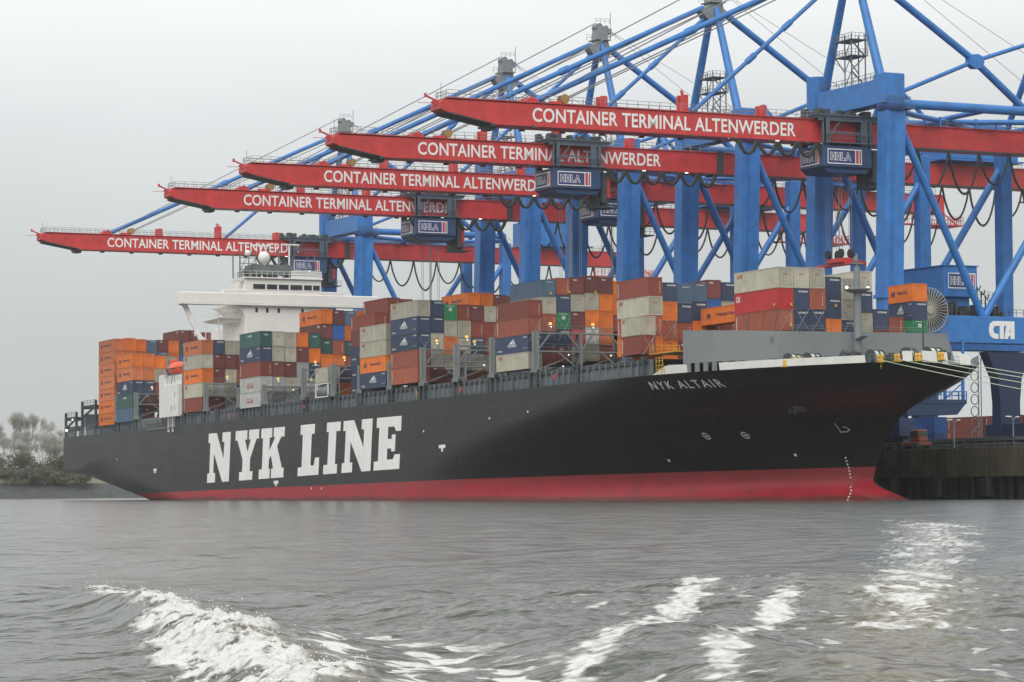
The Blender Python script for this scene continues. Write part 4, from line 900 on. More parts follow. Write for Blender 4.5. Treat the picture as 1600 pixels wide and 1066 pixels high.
bay(P10, 38.1, -22.8, 11.2, 2.72, {0: (20.8, 'o o o o o O O'), 1: (21.0, 'O o o R'), 2: (20.8, 'O T R'), 3: (20.6, 'b b B'), 4: (20.7, 'M b R'), 5: (20.6, 'O O M'), 6: (23.0, 'M g U R'), 7: (23.0, 'M M g'), 8: (22.6, 'R M')})
# lashing rods on front faces
mb = MB()
def rods(x, y, z0, w=2.3, h=5.0):
    mb.tube([(x+.16, y+.1, z0), (x+.1, y+w, z0+h)], .045, 4); mb.tube([(x+.16, y+w, z0), (x+.1, y+.1, z0+h)], .045, 4)
for j in (0, 1, 2, 4): rods(302.35, -11+2.64*j, 5.5, h=3.2)
for j in (0, 1): rods(203.8, -22.8+2.53*j, 7.5, h=3.2)
for j in (0, 1, 2, 4): rods(246.5, -22.8+2.53*j, 7.4, h=3.6)
rods(283.5, -22.8, 3.0, h=3.0); rods(274.3, -16.5, 6.0, h=3.0); rods(274.3, -14, 6.0, h=3)
for x, z0 in ((301, 5.6), (297.6, 5.6), (293.4, 5.6)): mb.tube([(x, -11.08, z0), (x+1.0, -11.06, z0+3.0)], .045, 4)
split_build(mb, 'lashing_rod', 'head_grey', ship, .05)
mb = MB()
for x, y, z in ((302.5, -9.1, 6.4), (302.5, -9.0, 9.3), (302.5, -1.6, 9.3), (301.4, -11.1, 9.3), (246.6, -18.9, 14.9), (246.6, -11, 15.3), (246.6, -15.6, 15.2)): mb.box(x-.06, x+.06, y-.16, y+.16, z-.2, z+.2)
split_build(mb, 'yellow_tag', 'yellow', ship)

# crew member in orange working clothes on the side passage
def person(mat, label):
    root = empty('person', mat); tag(root, label, 'person')
    me = bpy.data.meshes.new('body')
    J = {'pel': (0,0,.95), 'spine': (0,0,1.2), 'chest': (0,0,1.42), 'neck': (0,0,1.55), 'head': (.02,0,1.68), 'top': (.01,0,1.80),
         'shl': (0,.19,1.45), 'ell': (.05,.26,1.17), 'wrl': (.2,.22,.98), 'hal': (.28,.2,.95), 'shr': (0,-.19,1.45), 'elr': (.02,-.27,1.17), 'wrr': (.12,-.27,.93), 'har': (.16,-.27,.84),
         'hil': (0,.1,.92), 'knl': (.03,.11,.5), 'anl': (-.02,.11,.09), 'tol': (.16,.12,.04), 'hir': (0,-.1,.92), 'knr': (.05,-.11,.5), 'anr': (.03,-.11,.09), 'tor': (.2,-.12,.04)}
    rad = dict(pel=.15, spine=.135, chest=.16, neck=.06, head=.10, top=.07, shl=.075, ell=.05, wrl=.036, hal=.035, shr=.075, elr=.05, wrr=.036, har=.035, hil=.1, knl=.065, anl=.045, tol=.04, hir=.1, knr=.065, anr=.045, tor=.04)
    ks = list(J); E_ = [('pel','spine'),('spine','chest'),('chest','neck'),('neck','head'),('head','top'),('chest','shl'),('shl','ell'),('ell','wrl'),('wrl','hal'),('chest','shr'),('shr','elr'),('elr','wrr'),('wrr','har'),('pel','hil'),('hil','knl'),('knl','anl'),('anl','tol'),('pel','hir'),('hir','knr'),('knr','anr'),('anr','tor')]
    me.from_pydata([J[k] for k in ks], [(ks.index(a), ks.index(b)) for a, b in E_], [])
    o = bpy.data.objects.new('body', me); COL.objects.link(o)
    md = o.modifiers.new('s', 'SKIN'); o.modifiers.new('u', 'SUBSURF').render_levels = 1
    for i, k in enumerate(ks): sv = me.skin_vertices[0].data[i]; sv.radius = (rad[k], rad[k]); sv.use_root = (k == 'pel')
    b = bpy.data.meshes.new_from_object(o.evaluated_get(bpy.context.evaluated_depsgraph_get())); bpy.data.objects.remove(o)
    for m in ('skin', 'hivis', 'hivis_yellow', 'rubber'): b.materials.append(M[m])
    for p in b.polygons:
        z = p.center.z; p.use_smooth = True
        p.material_index = 0 if z > 1.53 or (p.center.x > .13 and .8 < z < 1.0) else 1 if z > .98 else 2 if z > .13 else 3
    link('body', b, root)
    mb = MB(); mb.sphere((.01, 0, 1.755), .125, 12, 6, 0, .75); mb.build('helmet', 'hull_white', root)
person(SHIP @ Matrix.Translation((202.0, -22.35, .02)) @ Matrix.Rotation(R(-70), 4, 'Z'), 'crew member in orange jacket and yellow trousers standing on the ship side passage')

# mooring lines
for i, (p, q) in enumerate([((323.3, hy(323.3, 0)-.15, .35), (-279.0, 247.6, 8.2)), ((325.4, hy(325.4, 0)-.15, .35), (-277.5, 247.8, 9.6)), ((327.8, hy(327.8, 0)-.15, .3), (-276.0, 248.0, 10.4)), ((330.2, hy(330.2, 0)-.15, .1), (-274.5, 248.2, 11.2))]):
    a = SHIP @ Vector(p); b = Vector(q); pts = []
    for k in range(15): t = k/14; c = a.lerp(b, t); c.z -= .9*4*t*(1-t); pts.append(c)
    mb = MB(); mb.tube(pts, .055, 6); o = mb.build('mooring_line', 'rope_green')
    tag(o, ['lowest pale green mooring line running from the first bow fairlead', 'second lowest pale green mooring line from the bow', 'third pale green mooring line from the bow fairleads', 'uppermost pale green mooring line near the bow tip'][i], 'mooring line', 'mooring lines at the bow')

# ------------------------------------------------------------------ quay cranes
ZQ = 7.6
def crane():
    C = empty('quay_crane')
    def B(mb, n, m, p=None): return mb.build(n, m, p or C)
    z = lambda a: a-ZQ
    G = 36.5
    # waterside and landside legs, upper part
    for x in (10.5, -10.5):
        mb = MB(); zt = 61.0
        a = [(x-1.35, -1.75), (x+1.35, -1.75), (x+1.35, 1.75), (x-1.35, 1.75)]
        vs = [(px_, py_-.4, z(32)) for px_, py_ in a]+[(px_, py_+.45, z(zt)) for px_, py_ in a]
        mb.add(vs, [(0,3,2,1),(4,5,6,7),(0,1,5,4),(1,2,6,5),(2,3,7,6),(3,0,4,7)])
        mb.box(x-1.55, x+1.55, -2.4, 1.6, z(31.4), z(32)); mb.bbox(x-1.3, x+1.3, -2.1, 1.3, z(24.7), z(31.4), .1)
        for k in range(1, 5): t_ = k/5; mb.box(x-1.38, x+1.38, -2.17+.85*t_, 1.37+.85*t_, z(32+29*t_), z(32.12+29*t_))
        for k in (-.22, .22): mb.bar((x+1.55, -1.0+k, z(32.2)), (x+1.55, -.2+k, z(60.8)), .06, .06)
        for k in range(36): mb.bar((x+1.55, -1.22+.022*k, z(32.6+k*.78)), (x+1.55, -.78+.022*k, z(32.6+k*.78)), .05, .05)
        B(mb, 'leg', 'crane_blue')
        mb = MB(); mb.bbox(x-1.1, x+1.1, G-1.1, G+1.1, z(28.9), z(60.5), .1); B(mb, 'leg', 'crane_blue')
        # lower portal legs, wide at the top
        for yy in (0, G):
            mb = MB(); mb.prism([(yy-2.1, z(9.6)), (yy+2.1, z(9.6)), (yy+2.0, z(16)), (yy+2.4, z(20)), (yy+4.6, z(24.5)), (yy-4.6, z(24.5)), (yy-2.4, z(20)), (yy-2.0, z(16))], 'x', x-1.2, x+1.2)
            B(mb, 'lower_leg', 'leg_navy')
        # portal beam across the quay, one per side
        mb = MB(); mb.bbox(x-1.5, x+1.5, -2.8, G+3, z(24.6), z(28.9), .08); B(mb, 'portal_beam', 'crane_blue')
        # braces in the side planes: V meeting at the middle of the portal beam
        for (y0, z0), (y1, z1), r in (((2.2, 58.3), (17.2, 29.0), .62), ((17.6, 29.0), (G-.6, 55.5), .62)):
            mb = MB(); mb.tube([(x, y0, z(z0)), (x, y1, z(z1))], r, 12); B(mb, 'brace', 'crane_blue')
        mb = MB(); mb.tube([(x, 1, z(62.3)), (x, G, z(62.3))], .75, 12); B(mb, 'top_tube', 'crane_blue')
    for yy in (0, G):   # sill beams and bogies
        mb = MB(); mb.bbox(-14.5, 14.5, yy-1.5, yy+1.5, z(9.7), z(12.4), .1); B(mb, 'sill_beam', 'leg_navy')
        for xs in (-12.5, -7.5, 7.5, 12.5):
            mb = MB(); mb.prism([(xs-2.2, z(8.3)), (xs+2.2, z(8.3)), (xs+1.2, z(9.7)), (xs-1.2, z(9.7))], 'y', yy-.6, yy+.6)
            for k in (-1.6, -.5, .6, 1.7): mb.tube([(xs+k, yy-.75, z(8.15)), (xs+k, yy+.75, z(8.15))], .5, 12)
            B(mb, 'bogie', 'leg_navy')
    # cap platforms and the cross beam on top of the waterside legs
    for x in (10.5, -10.5):
        mb = MB(); mb.tube([(x, .4, z(61.0)), (x, .4, z(61.5)), (x, .4, z(62.1))], [1.9, 2.35, 2.35], 18); mb.box(x-1.4, x+1.4, 1, 4, z(61.4), z(62)); B(mb, 'leg_cap', 'crane_navy')
    mb = MB(); mb.bbox(-9.5, 9.5, -1.3, 1.5, z(62.2), z(66.2), .08); B(mb, 'cross_beam', 'crane_blue')
    mb = MB(); mb.bbox(8.9, 12.0, -1.9, 2.0, z(62.1), z(66.9), .1); B(mb, 'beam_head', 'crane_blue')
    mb = MB(); mb.tube([(-10.6, .1, z(62.1)), (-10.6, .1, z(69.0))], 1.95, 18); mb.box(-10.6, -9, -1.5, 1.7, z(62.1), z(66.3)); B(mb, 'beam_head', 'crane_blue')
    mb = MB(); mb.rail((-8, -1.2, z(66.2)), (8.8, -1.2, z(66.2)), 1.1, 1.6, .05); mb.rail((-8, 1.4, z(66.2)), (8.8, 1.4, z(66.2)), 1.1, 1.6, .05)
    for xx in (8.6,): mb.rail((12.3, -2, z(62.1)), (12.3, 2.8, z(62.1)), 1.1, 1, .05)
    B(mb, 'railing', 'steel_grey')
    # A-frame
    for x0 in (8.4, -8.6):
        mb = MB(); mb.tube([(x0, 0, z(66.0)), (x0*.09, 0, z(86))], [.78, .62], 12); B(mb, 'mast_leg', 'crane_blue')
    mb = MB(); mb.prism([(-2.2, z(84.2)), (-.8, z(83.2)), (1.0, z(83.2)), (2.0, z(84.6)), (1.3, z(86.2)), (1.0, z(89.0)), (-1.1, z(89.0)), (-1.3, z(86.6)), (-2.9, z(85.2))], 'x', -1.1, 1.1)
    mb.bbox(-1.7, 1.7, -1.7, 1.5, z(86.8), z(87.0)); mb.tube([(-1, -.6, z(89.4)), (1, -.6, z(89.4))], .7, 14); mb.tube([(-1, .8, z(89.2)), (1, .8, z(89.2))], .55, 14)
    mb.tube([(0, 2.2, z(87)), (0, 2.3, z(92.4))], .07, 6); mb.rail((-1.9, -1.9, z(87.1)), (-1.9, 2.4, z(87.1)), 1.1, 1); mb.rail((1.9, -1.9, z(87.1)), (1.9, 2.4, z(87.1)), 1.1, 1); mb.bbox(-.9, .9, 1.0, 2.1, z(88.2), z(89.2)); mb.rail((1.3, -1.6, z(90)), (1.3, 1.4, z(90)), .9, .8)
    B(mb, 'mast_head', 'head_grey')
    # stays
    def stay(p, q, r, m='crane_blue', n='forestay', joint=None):
        mb = MB(); p = Vector(p); q = Vector(q); mb.tube([p, q], r, 10)
        if joint:
            for t in joint: c = p.lerp(q, t); d = (q-p).normalized(); mb.tube([c-d*1.2, c-d*.8, c+d*.8, c+d*1.2], [r, r*1.45, r*1.45, r], 10)
        B(mb, n, m)
    stay((0, -57.5, z(60.6)), (0, -2.2, z(86.0)), .46, joint=(.5,)); stay((0, -29.6, z(60.6)), (0, -1.6, z(84.4)), .36, joint=(.38, .62))
    for x in (.0,):
        stay((x, 1.6, z(85.6)), (x, 23.7, z(71.8)), .62, n='backstay'); stay((x, 23.7, z(71.8)), (x, G-.5, z(62.4)), .62, n='backstay')
        stay((x, 2.6, z(63.2)), (x, 23.7, z(71.8)), .36, n='strut'); stay((x, 23.7, z(71.8)), (x, 36.6, z(76.0)), .36, n='strut')
    mb = MB(); mb.prism([(22.3, z(71.1)), (23.3, z(70.5)), (24.7, z(70.6)), (25.2, z(71.6)), (24.8, z(72.6)), (24.0, z(72.9)), (22.9, z(72.8)), (22.3, z(72.2))], 'x', -.66, .66); B(mb, 'node', 'crane_blue')
    mb = MB()
    for dx in (-.5, .5):
        for dz in (0, .8): mb.tube([(dx, -52.0, z(61.2+dz*.3)), (dx, -2.0, z(85.2+dz))], .06, 5)
        mb.tube([(dx, -56.5, z(61.0)), (dx, -1.0, z(90.2))], .06, 5)
    for yy in (44, 58): mb.tube([(0, 1.5, z(89.2)), (0, yy, z(62))], .045, 5)
    B(mb, 'hoist_rope', 'rope')
    # pyramid frame and top bracing
    mb = MB()
    for q in ((-10.0, G, 60.8), (10.0, G, 60.8), (0, 43.8, 69.6), (0, 50, 61.0)):
        a_ = (0, 36.6, 76.0) if q[1] < 50 else (0, 43.8, 69.6)
        mb.tube([(a_[0], a_[1], z(a_[2])), (q[0], q[1], z(q[2]))], .55 if q[1] == G else .4, 10)
    mb.sphere((0, 36.6, z(76.0)), .7)
    B(mb, 'rear_frame', 'crane_blue')
    mb = MB(); 
    for a, b in (((10.5, 2, 61.0), (0, 18, 61.4)), ((-10.5, 2, 61.0), (0, 18, 61.4)), ((0, 18, 61.4), (10.5, G, 61.0)), ((0, 18, 61.4), (-10.5, G, 61.0)), ((10.5, G, 61.6), (-10.5, G, 61.6)), ((10.5, 18, 62), (-10.5, 18, 62))):
        mb.tube([(a[0], a[1], z(a[2])), (b[0], b[1], z(b[2]))], .45, 10)
    for yy in (12, 15, 22, 26): mb.bar((2.5, yy, z(60.2)), (2.5, yy, z(61.8)), .3, .4)
    B(mb, 'top_bracing', 'crane_blue')
    # girder: boom over the water and back reach
    tipy, back, gw = -73.6, 78, 1.9
    mb = MB(); hz = 1.0
    mb.prism([(tipy, z(58.6)), (tipy+.8, z(58.2)), (tipy+8.6, z(56.75)), (-.7, z(56.75)), (-.7, z(60.2)), (tipy+.3, z(60.0)), (tipy, z(59.4))], 'x', -gw, gw)
    mb.box(-gw-.25, gw+.25, tipy+8.6, -.7, z(56.6), z(56.75)); mb.prism([(tipy+.9, z(58.16)), (tipy+.7, z(58.0)), (tipy+8.6, z(56.6)), (tipy+8.6, z(56.76))], 'x', -gw-.25, gw+.25, 1); mb.box(-gw-.2, gw+.2, tipy+1, -.7, z(60.2), z(60.32))
    for xx in (-gw-.25, gw+.25):
        for k in range(10): mb.box(xx-.2, xx+.2, tipy+8+k*6.9, tipy+8.9+k*6.9, z(56.35), z(56.62), 1)
    mb.box(-1.2, 1.2, tipy+8, tipy+9.4, z(55.9), z(56.62), 1); B(mb, 'boom', ['crane_red', 'dark_steel'])
    mb = MB(); mb.box(-gw, gw, .3, back, z(56.75), z(60.2)); mb.box(-gw-.25, gw+.25, .3, back, z(56.6), z(56.75)); mb.box(-gw-.2, gw+.2, .3, back, z(60.2), z(60.32)); B(mb, 'girder', 'crane_red')
    mb = MB(); mb.box(-gw-.4, gw+.4, -.75, .35, z(56.4), z(60.6)); B(mb, 'boom_hinge', 'dark_steel')
    for yl in (-24, -15.5, -7): mb = MB(); mb.box(1.5, 1.9, yl, yl+.5, z(56.47), z(56.59)); B(mb, 'boom_lamp', 'lamp_white')
    mb = MB(); mb.rail((gw-.1, tipy+1, z(60.32)), (gw-.1, 76, z(60.32)), 1.15, 1.9, .045); mb.rail((-gw+.1, tipy+1, z(60.32)), (-gw+.1, 76, z(60.32)), 1.15, 1.9, .045)
    mb.rail((-1.8, tipy+.8, z(60.1)), (1.8, tipy+.8, z(60.1)), 1.2, .8, .05); mb.tube([(.6, tipy+.6, z(60)), (.6, tipy+.6, z(62.6))], .05, 5); B(mb, 'railing', 'head_grey')
    mb = MB(); mb.bar((0, tipy+.5, z(59.8)), (0, tipy-1.6, z(60.6)), .25, .25); mb.bar((0, tipy+.4, z(59)), (0, tipy-.6, z(59.9)), .25, .5); mb.tube([(0, tipy-1.7, z(60.4)), (0, tipy-1.7, z(61.0))], .22, 8); mb.bar((.0, tipy, z(59.6)), (0, tipy-3.0, z(59.5)), .08, .08); B(mb, 'tip_light', 'sign_red')
    mb = MB()
    for x in (-.9, .9): mb.prism([(-59.6, z(60.3)), (-57.0, z(60.3)), (-57.2, z(60.9)), (-58.0, z(61.4)), (-59.0, z(60.9))], 'x', x-.25, x+.25)
    for yy, h in ((-45.6, 1.6), (-31.4, 2.6), (-17.2, 1.7)):
        for x in (-.7, .7): mb.bbox(x-.32, x+.32, yy-.55, yy+.55, z(60.3), z(60.5+h), .08)
        if h > 2: mb.box(-.5, .5, yy-.4, yy+.4, z(60.3), z(62)); mb.bar((.7, yy-.4, z(62.9)), (.7, yy-.6, z(63.8)), .2, .3); mb.bar((-.7, yy+.4, z(62.9)), (-.7, yy+.5, z(63.8)), .2, .3)
    mb.bbox(-.6, .6, -54.6, -52.6, z(60.3), z(60.9)); split_build(mb, 'stay_bracket', 'crane_red', C, .9)
    mb = MB()
    for x in (-.6, .6): mb.tube([(x-.15, -52.2, z(61.3)), (x+.15, -52.2, z(61.3))], .72, 16)
    B(mb, 'sheave', 'gold')
    mb = MB(); X_ = gw+.03
    for w_, a0, a1 in (('CONTAINER', 0, .314), ('TERMINAL', .330, .590), ('ALTENWERDER', .606, 1)):
        v, f, _ = text(w_, .017, 1.03)
        mb.add([(X_, -58.4+46.4*(a0+(a1-a0)*float(a)), z(57.35)+2.15*float(b)) for a, b in v], f)
    B(mb, 'lettering', 'white_sign')
    # festoon cable loops under the back girder
    loop = MB(); loop.tube([(0, 5.9*t/12, -6.0*(1-(2*t/12-1)**2)**.8 if 0 < t < 12 else 0) for t in range(13)], .2, 6); lm = loop.mesh('festoon_cable', 'rubber')
    for k in range(12): o = link('festoon_cable', lm, C); o.location = (gw+.9, 4.5+k*5.95, z(56.3)); o.scale = (1, 1, .85+.3*((k*7) % 3)/2)
    sl = MB(); sl.tube([(0, 1.5*t/8, -2.2*(1-(2*t/8-1)**2) if 0 < t < 8 else 0) for t in range(9)], .2, 6); sm_ = sl.mesh('festoon_cable', 'rubber')
    for k in range(6): o = link('festoon_cable', sm_, C); o.location = (gw+.9, -23+k*3.6, z(56.3)); o.scale = (1, 2.3, 1)
    mb = MB(); mb.bar((gw+.9, 3, z(56.4)), (gw+.9, 77, z(56.4)), .3, .3); B(mb, 'festoon_track', 'dark_steel')
    mb = MB(); mb.box(-3.5, 3.5, back-1, back+3.5, z(54.0), z(54.25)); mb.rail((3.4, back-1, z(54.25)), (3.4, back+3.5, z(54.25)), 1.6, .7, .06); mb.rail((3.4, back+3.5, z(54.25)), (-3.4, back+3.5, z(54.25)), 1.6, .7, .06); mb.rail((3.4, back-14, z(54.25)), (3.4, back-1, z(54.25)), 1.6, 1, .06); mb.box(1.5, 3.5, back-14, back-1, z(54.0), z(54.2))
    for yy in (back-13, back, back+3): mb.bar((2.2, yy, z(54.2)), (1.6, min(yy, back), z(56.6)), .2, .2)
    mb.rail((-3.4, back-1, z(54.25)), (-3.4, back+3.5, z(54.25)), 1.6, .7, .06); B(mb, 'rear_platform', 'crane_red')
    # engine house on the girder rear
    mb = MB(); mb.bbox(-4.5, 4.5, 46, 62, z(61.2), z(67), .15); mb.box(-4.8, 4.8, 45, 63, z(60.9), z(61.2)); B(mb, 'engine_house', 'crane_blue')
    # lattice stair tower
    mb = MB()
    for x in (-.4, 1.6):
        for y in (-1.2, 1.4): mb.bar((x, y, z(66.0)), (x, y, z(74.6)), .16, .16)
    for zz in (71.0, 73.6):
        mb.box(-3.2, 2.0, -1.5, 1.7, z(zz), z(zz+.1)); mb.rail((2.0, -1.5, z(zz)), (2.0, 1.7, z(zz)), 1.1, .8); mb.rail((-3.2, -1.5, z(zz)), (2.0, -1.5, z(zz)), 1.1, .8); mb.rail((-3.2, -1.5, z(zz)), (-3.2, 1.7, z(zz)), 1.1, .8)
    mb.bar((-3.0, -1.3, z(71)), (-3.0, -1.3, z(73.6)), .14, .14)
    for y in (-1.2, 1.4): mb.bar((-3.1, y, z(71)), (-.4, y, z(68.4)), .14, .14)
    for k, (a, b) in enumerate(((66.2, 68.6), (68.6, 71.0), (71.0, 73.6))): mb.bar((1.5, -1.2 if k % 2 else 1.4, z(a)), (1.5, 1.4 if k % 2 else -1.2, z(b)), .3, .12); mb.bar((-.4, -1.2, z(a)), (1.6, -1.2, z(b)), .1, .1)
    for k in range(5): mb.tube([(1.0+.2*k, 1.8, z(71)), (1.0+.2*k, 1.8, z(75.6))], .03, 4)
    B(mb, 'stair_tower', 'steel_grey')
    # machinery house on the portal with its sign
    mb = MB(); mb.bbox(-11.5, 7.2, 12.2, 18.6, z(32.2), z(37.2), .12); mb.box(-11.7, 7.4, 12.0, 18.8, z(37.2), z(37.35)); mb.bbox(-9, 6.4, 13, 17.6, z(30.2), z(32.2), .1)
    mh = B(mb, 'machinery_house', 'crane_blue')
    sign_on(mh, Vector((7.23, 12.9, z(33.6))), Vector((0, 5.3, 0)), Vector((0, 0, 2.5)), Vector((1, 0, 0)))
    mb = MB(); mb.box(-12, 9.6, 8, 22, z(28.95), z(29.15)); mb.rail((9.5, 3, z(29.15)), (9.5, 33, z(29.15)), 1.1, 1.4, .05)
    for k in range(16): y = 9+k*.9; mb.bbox(4+rng.uniform(-1, 3), 8.5, y, y+rng.uniform(.3, .8), z(29.15), z(29.4+rng.uniform(.5, 2.2)))
    for k in range(5):
        mb.bar((6.5, 19+k*.8, z(29.1)), (6.5, 19+k*.8, z(34-.7*k)), .14, .14); mb.tube([(6.8, 18.7+k*.8, z(34-.7*k)), (6.8, 19.2+k*.8, z(33.4-.7*k)), (6.8, 19.5+k*.8, z(34.2-.7*k))], .12, 5)
    for zz in (30.8, 32.2): mb.rail((6.6, 18.8, z(zz)), (6.6, 22, z(zz)), 1, .8)
    B(mb, 'portal_equipment', 'dark_steel')
    mb = MB(); tz = [(11.1, 0)]
    CTA(mb, 12.03, 17.3, z(25.35), 4.9, 2.85); B(mb, 'lettering', 'white_sign')
    # cable reel beside the near leg
    mb = MB(); cy, cz, rr = 5.7, z(29.6), 3.5
    for k in range(36):
        a = 2*math.pi*k/36; mb.bar((12.5, cy+.5*math.cos(a), cz+.5*math.sin(a)), (12.5, cy+rr*math.cos(a), cz+rr*math.sin(a)), .1, .16, 0, (1, 0, 0))
    mb.tube([(12.2, cy, cz), (12.8, cy, cz)], .6, 16)
    for r_ in (rr, 1.2):
        pts = [(12.5, cy+r_*math.cos(2*math.pi*k/36), cz+r_*math.sin(2*math.pi*k/36)) for k in range(37)]; mb.tube(pts, .08, 5)
    B(mb, 'cable_reel', 'reel_grey')
    mb = MB(); mb.tube([(12.1, cy, cz), (12.35, cy, cz)], 2.9, 28); B(mb, 'reel_drum', 'rubber')
    # lashing platform hung under the portal on the water side
    mb = MB(); mb.bbox(6.5, 12.5, 1.4, 12.6, z(14.9), z(15.6), .05); mb.prism([(1.4, z(14.9)), (12.4, z(14.9)), (10.8, z(13.2)), (1.4, z(13.0))], 'x', 6.6, 12.4); B(mb, 'lashing_platform', 'leg_navy')
    mb = MB(); mb.rail((12.4, 1.4, z(15.6)), (12.4, 12.6, z(15.6)), 1.3, 1.5, .07); mb.rail((12.4, 12.5, z(15.6)), (6.6, 12.5, z(15.6)), 1.3, 1.5, .07); mb.bar((12, 12.2, z(15.6)), (12, 12.2, z(25)), .4, .4); mb.bar((7, 12.2, z(15.6)), (7, 12.2, z(25)), .4, .4); mb.bar((12, 9.5, z(20.5)), (12, 9.5, z(25)), .3, .3); mb.bar((12, 7.0, z(15.8)), (12, 11.8, z(19.5)), .15, .15); mb.bar((12, 9.0, z(15.8)), (12, 11.8, z(18)), .15, .15)
    B(mb, 'platform_railing', 'crane_blue')
    # caged ladder beside the landside leg
    mb = MB(); lx, ly = -10.5, G-5.3
    mb.bar((lx, ly-.25, z(10)), (lx, ly-.25, z(23.5)), .12, .12); mb.bar((lx, ly+.25, z(10)), (lx, ly+.25, z(23.5)), .12, .12)
    for k in range(7):
        zz = 10.5+k*2.0; mb.tube([(lx-.1, ly-1.0+.75*math.cos(a)-.0, z(zz)+.85*math.sin(a)) for a in np.linspace(0, 2*math.pi, 13)], .09, 5)
    B(mb, 'caged_ladder', 'head_grey')
    # trolley with operator cabin and signs (origin at its middle)
    T = empty('trolley'); T.parent = C; T.location = (0, -3.3, z(57))
    mb = MB()
    for y in (-6, 6):
        for x in (-3.3, 3.3): mb.bar((x, y*.72, -.9), (x, y*.72, 3.5), .5, .5)
    for x in (-3.3, 3.3):
        for y in (-3.9, 3.2): mb.bbox(x-.25, x+.25, y-.55, y+.55, -.9, 3.4, .05)
        mb.box(x-.2, x+.2, -5.4, 5.8, 3.0, 3.4)
    for x in (-3.3, 3.3): mb.bar((x, -5.8, 3.6), (x, 6.4, 3.6), .5, .4); mb.bar((x, -4.5, 1.2), (x, 4.5, 1.2), .25, .25); mb.bar((x, -4.3, -.6), (x, -1.0, 3.3), .2, .2)
    for y in (-5.5, -2, 2, 6): mb.bar((-3.4, y, 3.6), (3.4, y, 3.6), .4, .4)
    mb.box(-3.8, 3.8, -6.0, 6.6, 3.8, 4.0); mb.rail((3.7, -4.6, -.4), (3.7, 4.6, -.4), 1.2, 1.2, .06); mb.box(2.4, 3.9, -4.8, 5.6, -.55, -.4)
    B(mb, 'trolley_frame', 'trolley_grey', T)
    mb = MB()
    for k in range(13):
        x, y = rng.uniform(-3.0, 3.0), -5.6+k*.92; mb.bbox(x-.6, x+.8, y, y+rng.uniform(.6, 1.1), 4.0, 4.5+rng.uniform(.1, .8), .06)
        if k % 3 == 0: mb.tube([(x, y, 4.5), (x, y+1.2, 4.5)], .5, 10)
    split_build(mb, 'hoist_machinery', 'dark_steel', T, .02)
    cab = MB(); cab.bbox(-3.6, 3.6, -4.6, 4.5, -4.4, -.9, .15); cab.prism([(-4.6, -4.4), (4.5, -4.4), (3.6, -5.2), (-3.6, -5.2)], 'x', -3.2, 3.2); cb = B(cab, 'cabin', 'cabin_navy', T)
    sign_on(T, Vector((3.62, -3.9, -3.85)), Vector((0, 6.4, 0)), Vector((0, 0, 2.4)), Vector((1, 0, 0)))
    sign_on(T, Vector((-3.2, -4.62, -3.85)), Vector((5.6, 0, 0)), Vector((0, 0, 2.4)), Vector((0, -1, 0)))
    mb = MB(); mb.bbox(-1.4, 1.4, 4.6, 7.0, -7.0, -2.0, .1); mb.bbox(1.5, 2.6, 5.2, 6.2, -6.5, -1.2, .1); mb.box(-2, 2.6, 4.6, 8.4, -7.2, -7.0); mb.rail((2.5, 4.6, -7.0), (2.5, 8.4, -7.0), 1.1, .8, .05); B(mb, 'cable_drum_box', 'dark_steel', T)
    mb = MB(); mb.bbox(1.6, 2.5, 6.25, 6.9, -5.6, -2.2, .08); B(mb, 'red_panel', 'crane_red', T)
    # hoist ropes, head block and spreader
    Sp = empty('spreader'); Sp.parent = C; Sp.location = (0, -2.9, z(37.2))
    mb = MB(); mb.bbox(-6.1, 6.1, -.5, .5, 0, .45, .05); mb.bbox(-6.1, -5.7, -1.2, 1.2, -.2, .3, .04); mb.bbox(5.7, 6.1, -1.2, 1.2, -.2, .3, .04); mb.bbox(-2.4, 2.4, -1.0, 1.0, .45, 1.2, .06); B(mb, 'spreader_frame', 'crane_red', Sp)
    mb = MB()
    for x in (-1.9, 1.9):
        for y in (-.9, .9): mb.tube([(x, y-.2, 1.9), (x, y+.2, 1.9)], .72, 14)
    split_build(mb, 'head_sheave', 'rubber', Sp)
    mb = MB()
    for x in (-2.3, -1.5, 1.5, 2.3):
        for y in (-.9, .9): mb.tube([(x, y+.4, -19.8+1.9), (x, y+.4, -.9)], .045, 5)
    mb.tube([(0, .4, -18.5), (0, .4, -1)], .05, 5); B(mb, 'hoist_rope', 'rope', T)
    return C
